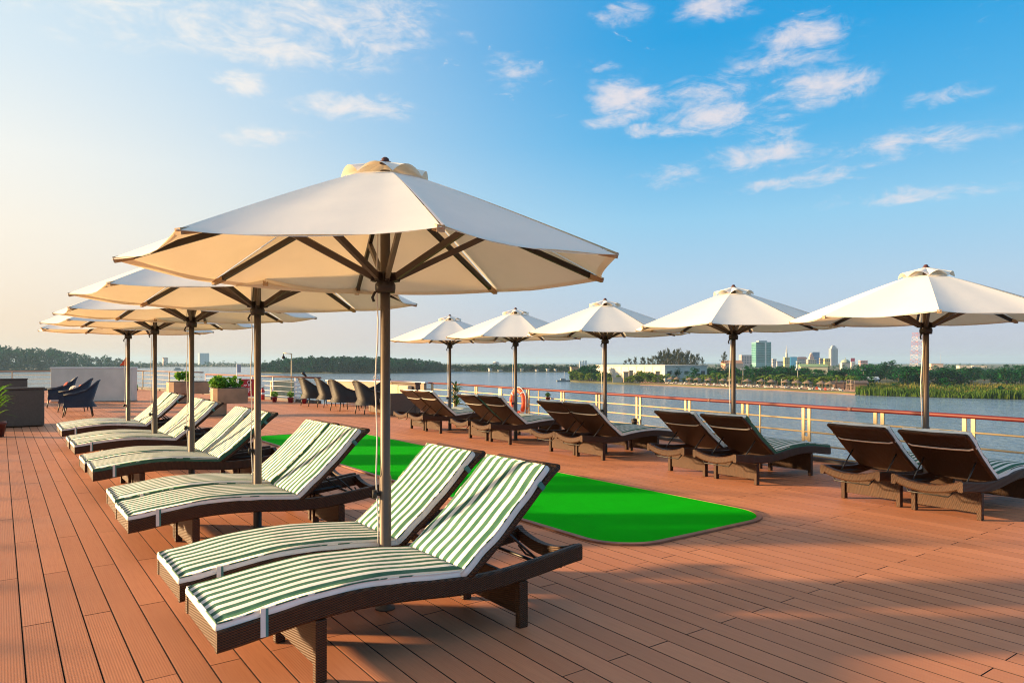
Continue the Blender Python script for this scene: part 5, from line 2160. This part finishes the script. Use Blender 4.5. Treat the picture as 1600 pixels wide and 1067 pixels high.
# lattice tower -------------------------------------------------------
def lattice(name, label, u, wpx0, wpx1, top, d, bands, r=0.28, colors=None, n=8, brace=True):
    px = d / F
    p = D(u, d, LZ)
    t = thing(name, label, 'lattice tower', p, -YAW + 0.4)
    H_ = zat(top, d) - LZ
    w0, w1 = wpx0 * px / 2, wpx1 * px / 2
    for k in range(n):
        z0, z1 = H_ * k / n, H_ * (k + 1) / n
        a, b_ = w0 + (w1 - w0) * k / n, w0 + (w1 - w0) * (k + 1) / n
        mb = MB()
        for sx, sy in ((-1, -1), (1, -1), (1, 1), (-1, 1)):
            mb.beam((sx * a, sy * a, z0), (sx * b_, sy * b_, z1), r, r)
        for (s1, s2) in (((-1, -1), (1, -1)), ((1, -1), (1, 1)), ((1, 1), (-1, 1)), ((-1, 1), (-1, -1))):
            if brace:
                mb.beam((s1[0] * a, s1[1] * a, z0), (s2[0] * b_, s2[1] * b_, z1), r * 0.6, r * 0.6)
                mb.beam((s2[0] * a, s2[1] * a, z0), (s1[0] * b_, s1[1] * b_, z1), r * 0.6, r * 0.6)
            mb.beam((s1[0] * b_, s1[1] * b_, z1), (s2[0] * b_, s2[1] * b_, z1), r * 0.7, r * 0.7)
        obj('tower_section', mb, colors[k % 2], t)
    return t


lattice('lattice_tower', 'red and white lattice mast beside the rightmost parasol pole', 1432.5, 14, 8.5, 520, 900, 8, 0.27, (wallm((0.60, 0.55, 0.56)), wallm((0.42, 0.13, 0.14))))
lattice('wooden_lookout', 'pale wooden lookout frame at the right end of the beach', 1329, 9, 8, 594, 203, 3, 0.07, (wallm((0.50, 0.38, 0.28)), wallm((0.50, 0.38, 0.28))), 3, False)


def mast(label, u, top, d, twin, name='floodlight_mast'):
    p = D(u, d, LZ)
    H_ = zat(top, d) - LZ
    t = thing(name, label, 'mast', p, -YAW)
    mb = MB()
    mb.tube([(0, 0, 0), (0, 0, H_)], [0.13, 0.09], 6)
    obj('pole', mb, wallm((0.42, 0.38, 0.32)), t)
    if twin:
        mb = MB()
        mb.box(-0.7, 0.7, -0.05, 0.05, H_ - 0.12, H_)
        obj('cross_arm', mb, wallm((0.42, 0.38, 0.32)), t)
        for x in (-0.55, 0.55):
            mb = MB()
            mb.box(x - 0.28, x + 0.28, -0.2, 0.1, H_ + 0.01, H_ + 0.4)
            obj('floodlight', mb, wallm((0.62, 0.60, 0.58)), t)


mast('twin floodlight mast above the palms left, below the teal tower', 1161, 577.5, 262, True)
mast('twin floodlight mast above the palms in the middle of the beach', 1246.5, 578, 240, True)
mast('twin floodlight mast beside the white and blue shed', 1349, 578.5, 236, True)
mast('bare pale pole on the beach between the two floodlight masts', 1221, 592, 228, False, 'beach_pole')
mast('thin dark radio mast right of the lattice tower', 1470, 553, 800, False, 'radio_mast')
mast('thin dark chimney mast left of the teal tower behind a parasol pole', 1139.5, 545, 800, False, 'radio_mast')
mast('thin pale mast on the far bank right of the tank', 839, 559, 900, False, 'radio_mast')

GTH = 'thatched sunshades on the beach'
M_THATCH = plain("thatch", (0.17, 0.12, 0.085), 0.95, 0.25, 2)
pm, cm_ = MB(), MB()
pm.tube([(0, 0, 0), (0, 0, 2.0)], 0.07, 6)
cm_.lathe([(1.7, 1.75), (1.65, 1.82), (0.9, 2.25), (0.05, 2.7)], 10)
pme, cme = pm.mesh('pole', M_BARK), cm_.mesh('thatch_cone', M_THATCH)
for u, dd in ((1049, 8), (1058, 10), (1078, 8), (1090, 10), (1108, 9), (1130, 9), (1143, 10), (1168, 9), (1190, 10), (1206, 9), (1228, 9), (1245, 8), (1262, 9), (1284, 8), (1297, 9)):
    t = thing('beach_sunshade', 'small thatched sunshade on the sandy beach', 'sunshade', D(u, shore(u) + dd, LZ + 0.05), 0, GTH)
    put('pole', pme, t)
    put('thatch_cone', cme, t)
GBD = 'white sunbeds on the beach'
bm_ = MB()
bm_.box(-0.95, 0.3, -0.3, 0.3, 0.25, 0.38)
bm_.beam((0.3, 0, 0.32), (0.85, 0, 0.75), 0.6, 0.08, up=(0, 0, 1))
for x in (-0.8, 0.2):
    bm_.box(x - 0.05, x + 0.05, -0.28, 0.28, 0, 0.249)
bme = [bm_.mesh('sunbed', m) for m in (wallm((0.62, 0.58, 0.54)), wallm((0.55, 0.10, 0.05)))]
for i in range(46):
    u = 1040 + 275 * (i + rnd.random()) / 46
    o = put('sunbed', bme[1 if 1270 < u < 1300 and i % 2 else 0], None, D(u, shore(u) + rnd.uniform(3.5, 9), LZ + 0.06), rnd.uniform(0, 6.28))
    red = o.data == bme[1]
    tag(o, 'tiny red sunbed at the right part of the beach' if red else 'tiny white sunbed on the sandy beach', 'sunbed', 'red sunbeds on the beach' if red else GBD)
# moored boat off the headland
p = D(880, 322, WZ)
bt = thing('river_boat', 'small grey river boat moored at the tip of the headland', 'boat', p, -YAW + 0.15)
mb = MB()
hull = [(-3, -.8), (2.4, -.8), (3.6, 0), (2.4, .8), (-3, .8)]
mb.prism(hull, -0.3, 0.6)
obj('hull', mb, wallm((0.16, 0.18, 0.20)), bt)
mb = MB()
mb.box(-1.2, 1.0, -0.6, 0.6, 0.601, 1.35)
obj('cabin', mb, wallm((0.26, 0.28, 0.30)), bt)
mb = MB()
mb.tube([(0.5, 0, 1.35), (0.5, 0, 4.6)], 0.07, 6)
obj('mast', mb, wallm((0.6, 0.6, 0.6)), bt)
p = D(279, 760, WZ)
bt = thing('barge', 'low dark barge on the pale water below the tower block', 'boat', p, -YAW + 0.1)
mb = MB()
mb.prism([(-4.5, -1.6), (4, -1.6), (5.4, 0), (4, 1.6), (-4.5, 1.6)], -0.3, 1.1)
obj('hull', mb, wallm((0.20, 0.20, 0.18)), bt)
mb = MB()
mb.box(-3.2, 1.5, -1.2, 1.2, 1.101, 2.4)
obj('cabin', mb, wallm((0.30, 0.30, 0.27)), bt)

# ------------------------------------------------------------------ haze
m = bpy.data.materials.new("haze_air")
m.use_nodes = True
nt = m.node_tree
for n_ in list(nt.nodes):
    if n_.type == 'BSDF_PRINCIPLED':
        nt.nodes.remove(n_)
pv = nt.nodes.new('ShaderNodeVolumePrincipled')
pv.inputs['Color'].default_value = (0.48, 0.74, 1.0, 1)
pv.inputs['Density'].default_value = 0.00016
pv.inputs['Anisotropy'].default_value = 0.1
mo = [n_ for n_ in nt.nodes if n_.type == 'OUTPUT_MATERIAL'][0]
nt.links.new(pv.outputs[0], mo.inputs['Volume'])
mb = MB()
cx, cy, _ = D(800, 3000)
mb.box(cx - 6600, cx + 6600, cy - 6600, cy + 6600, WZ - 2.2, 50.0)
tag(obj('haze', mb, m), kind='stuff')
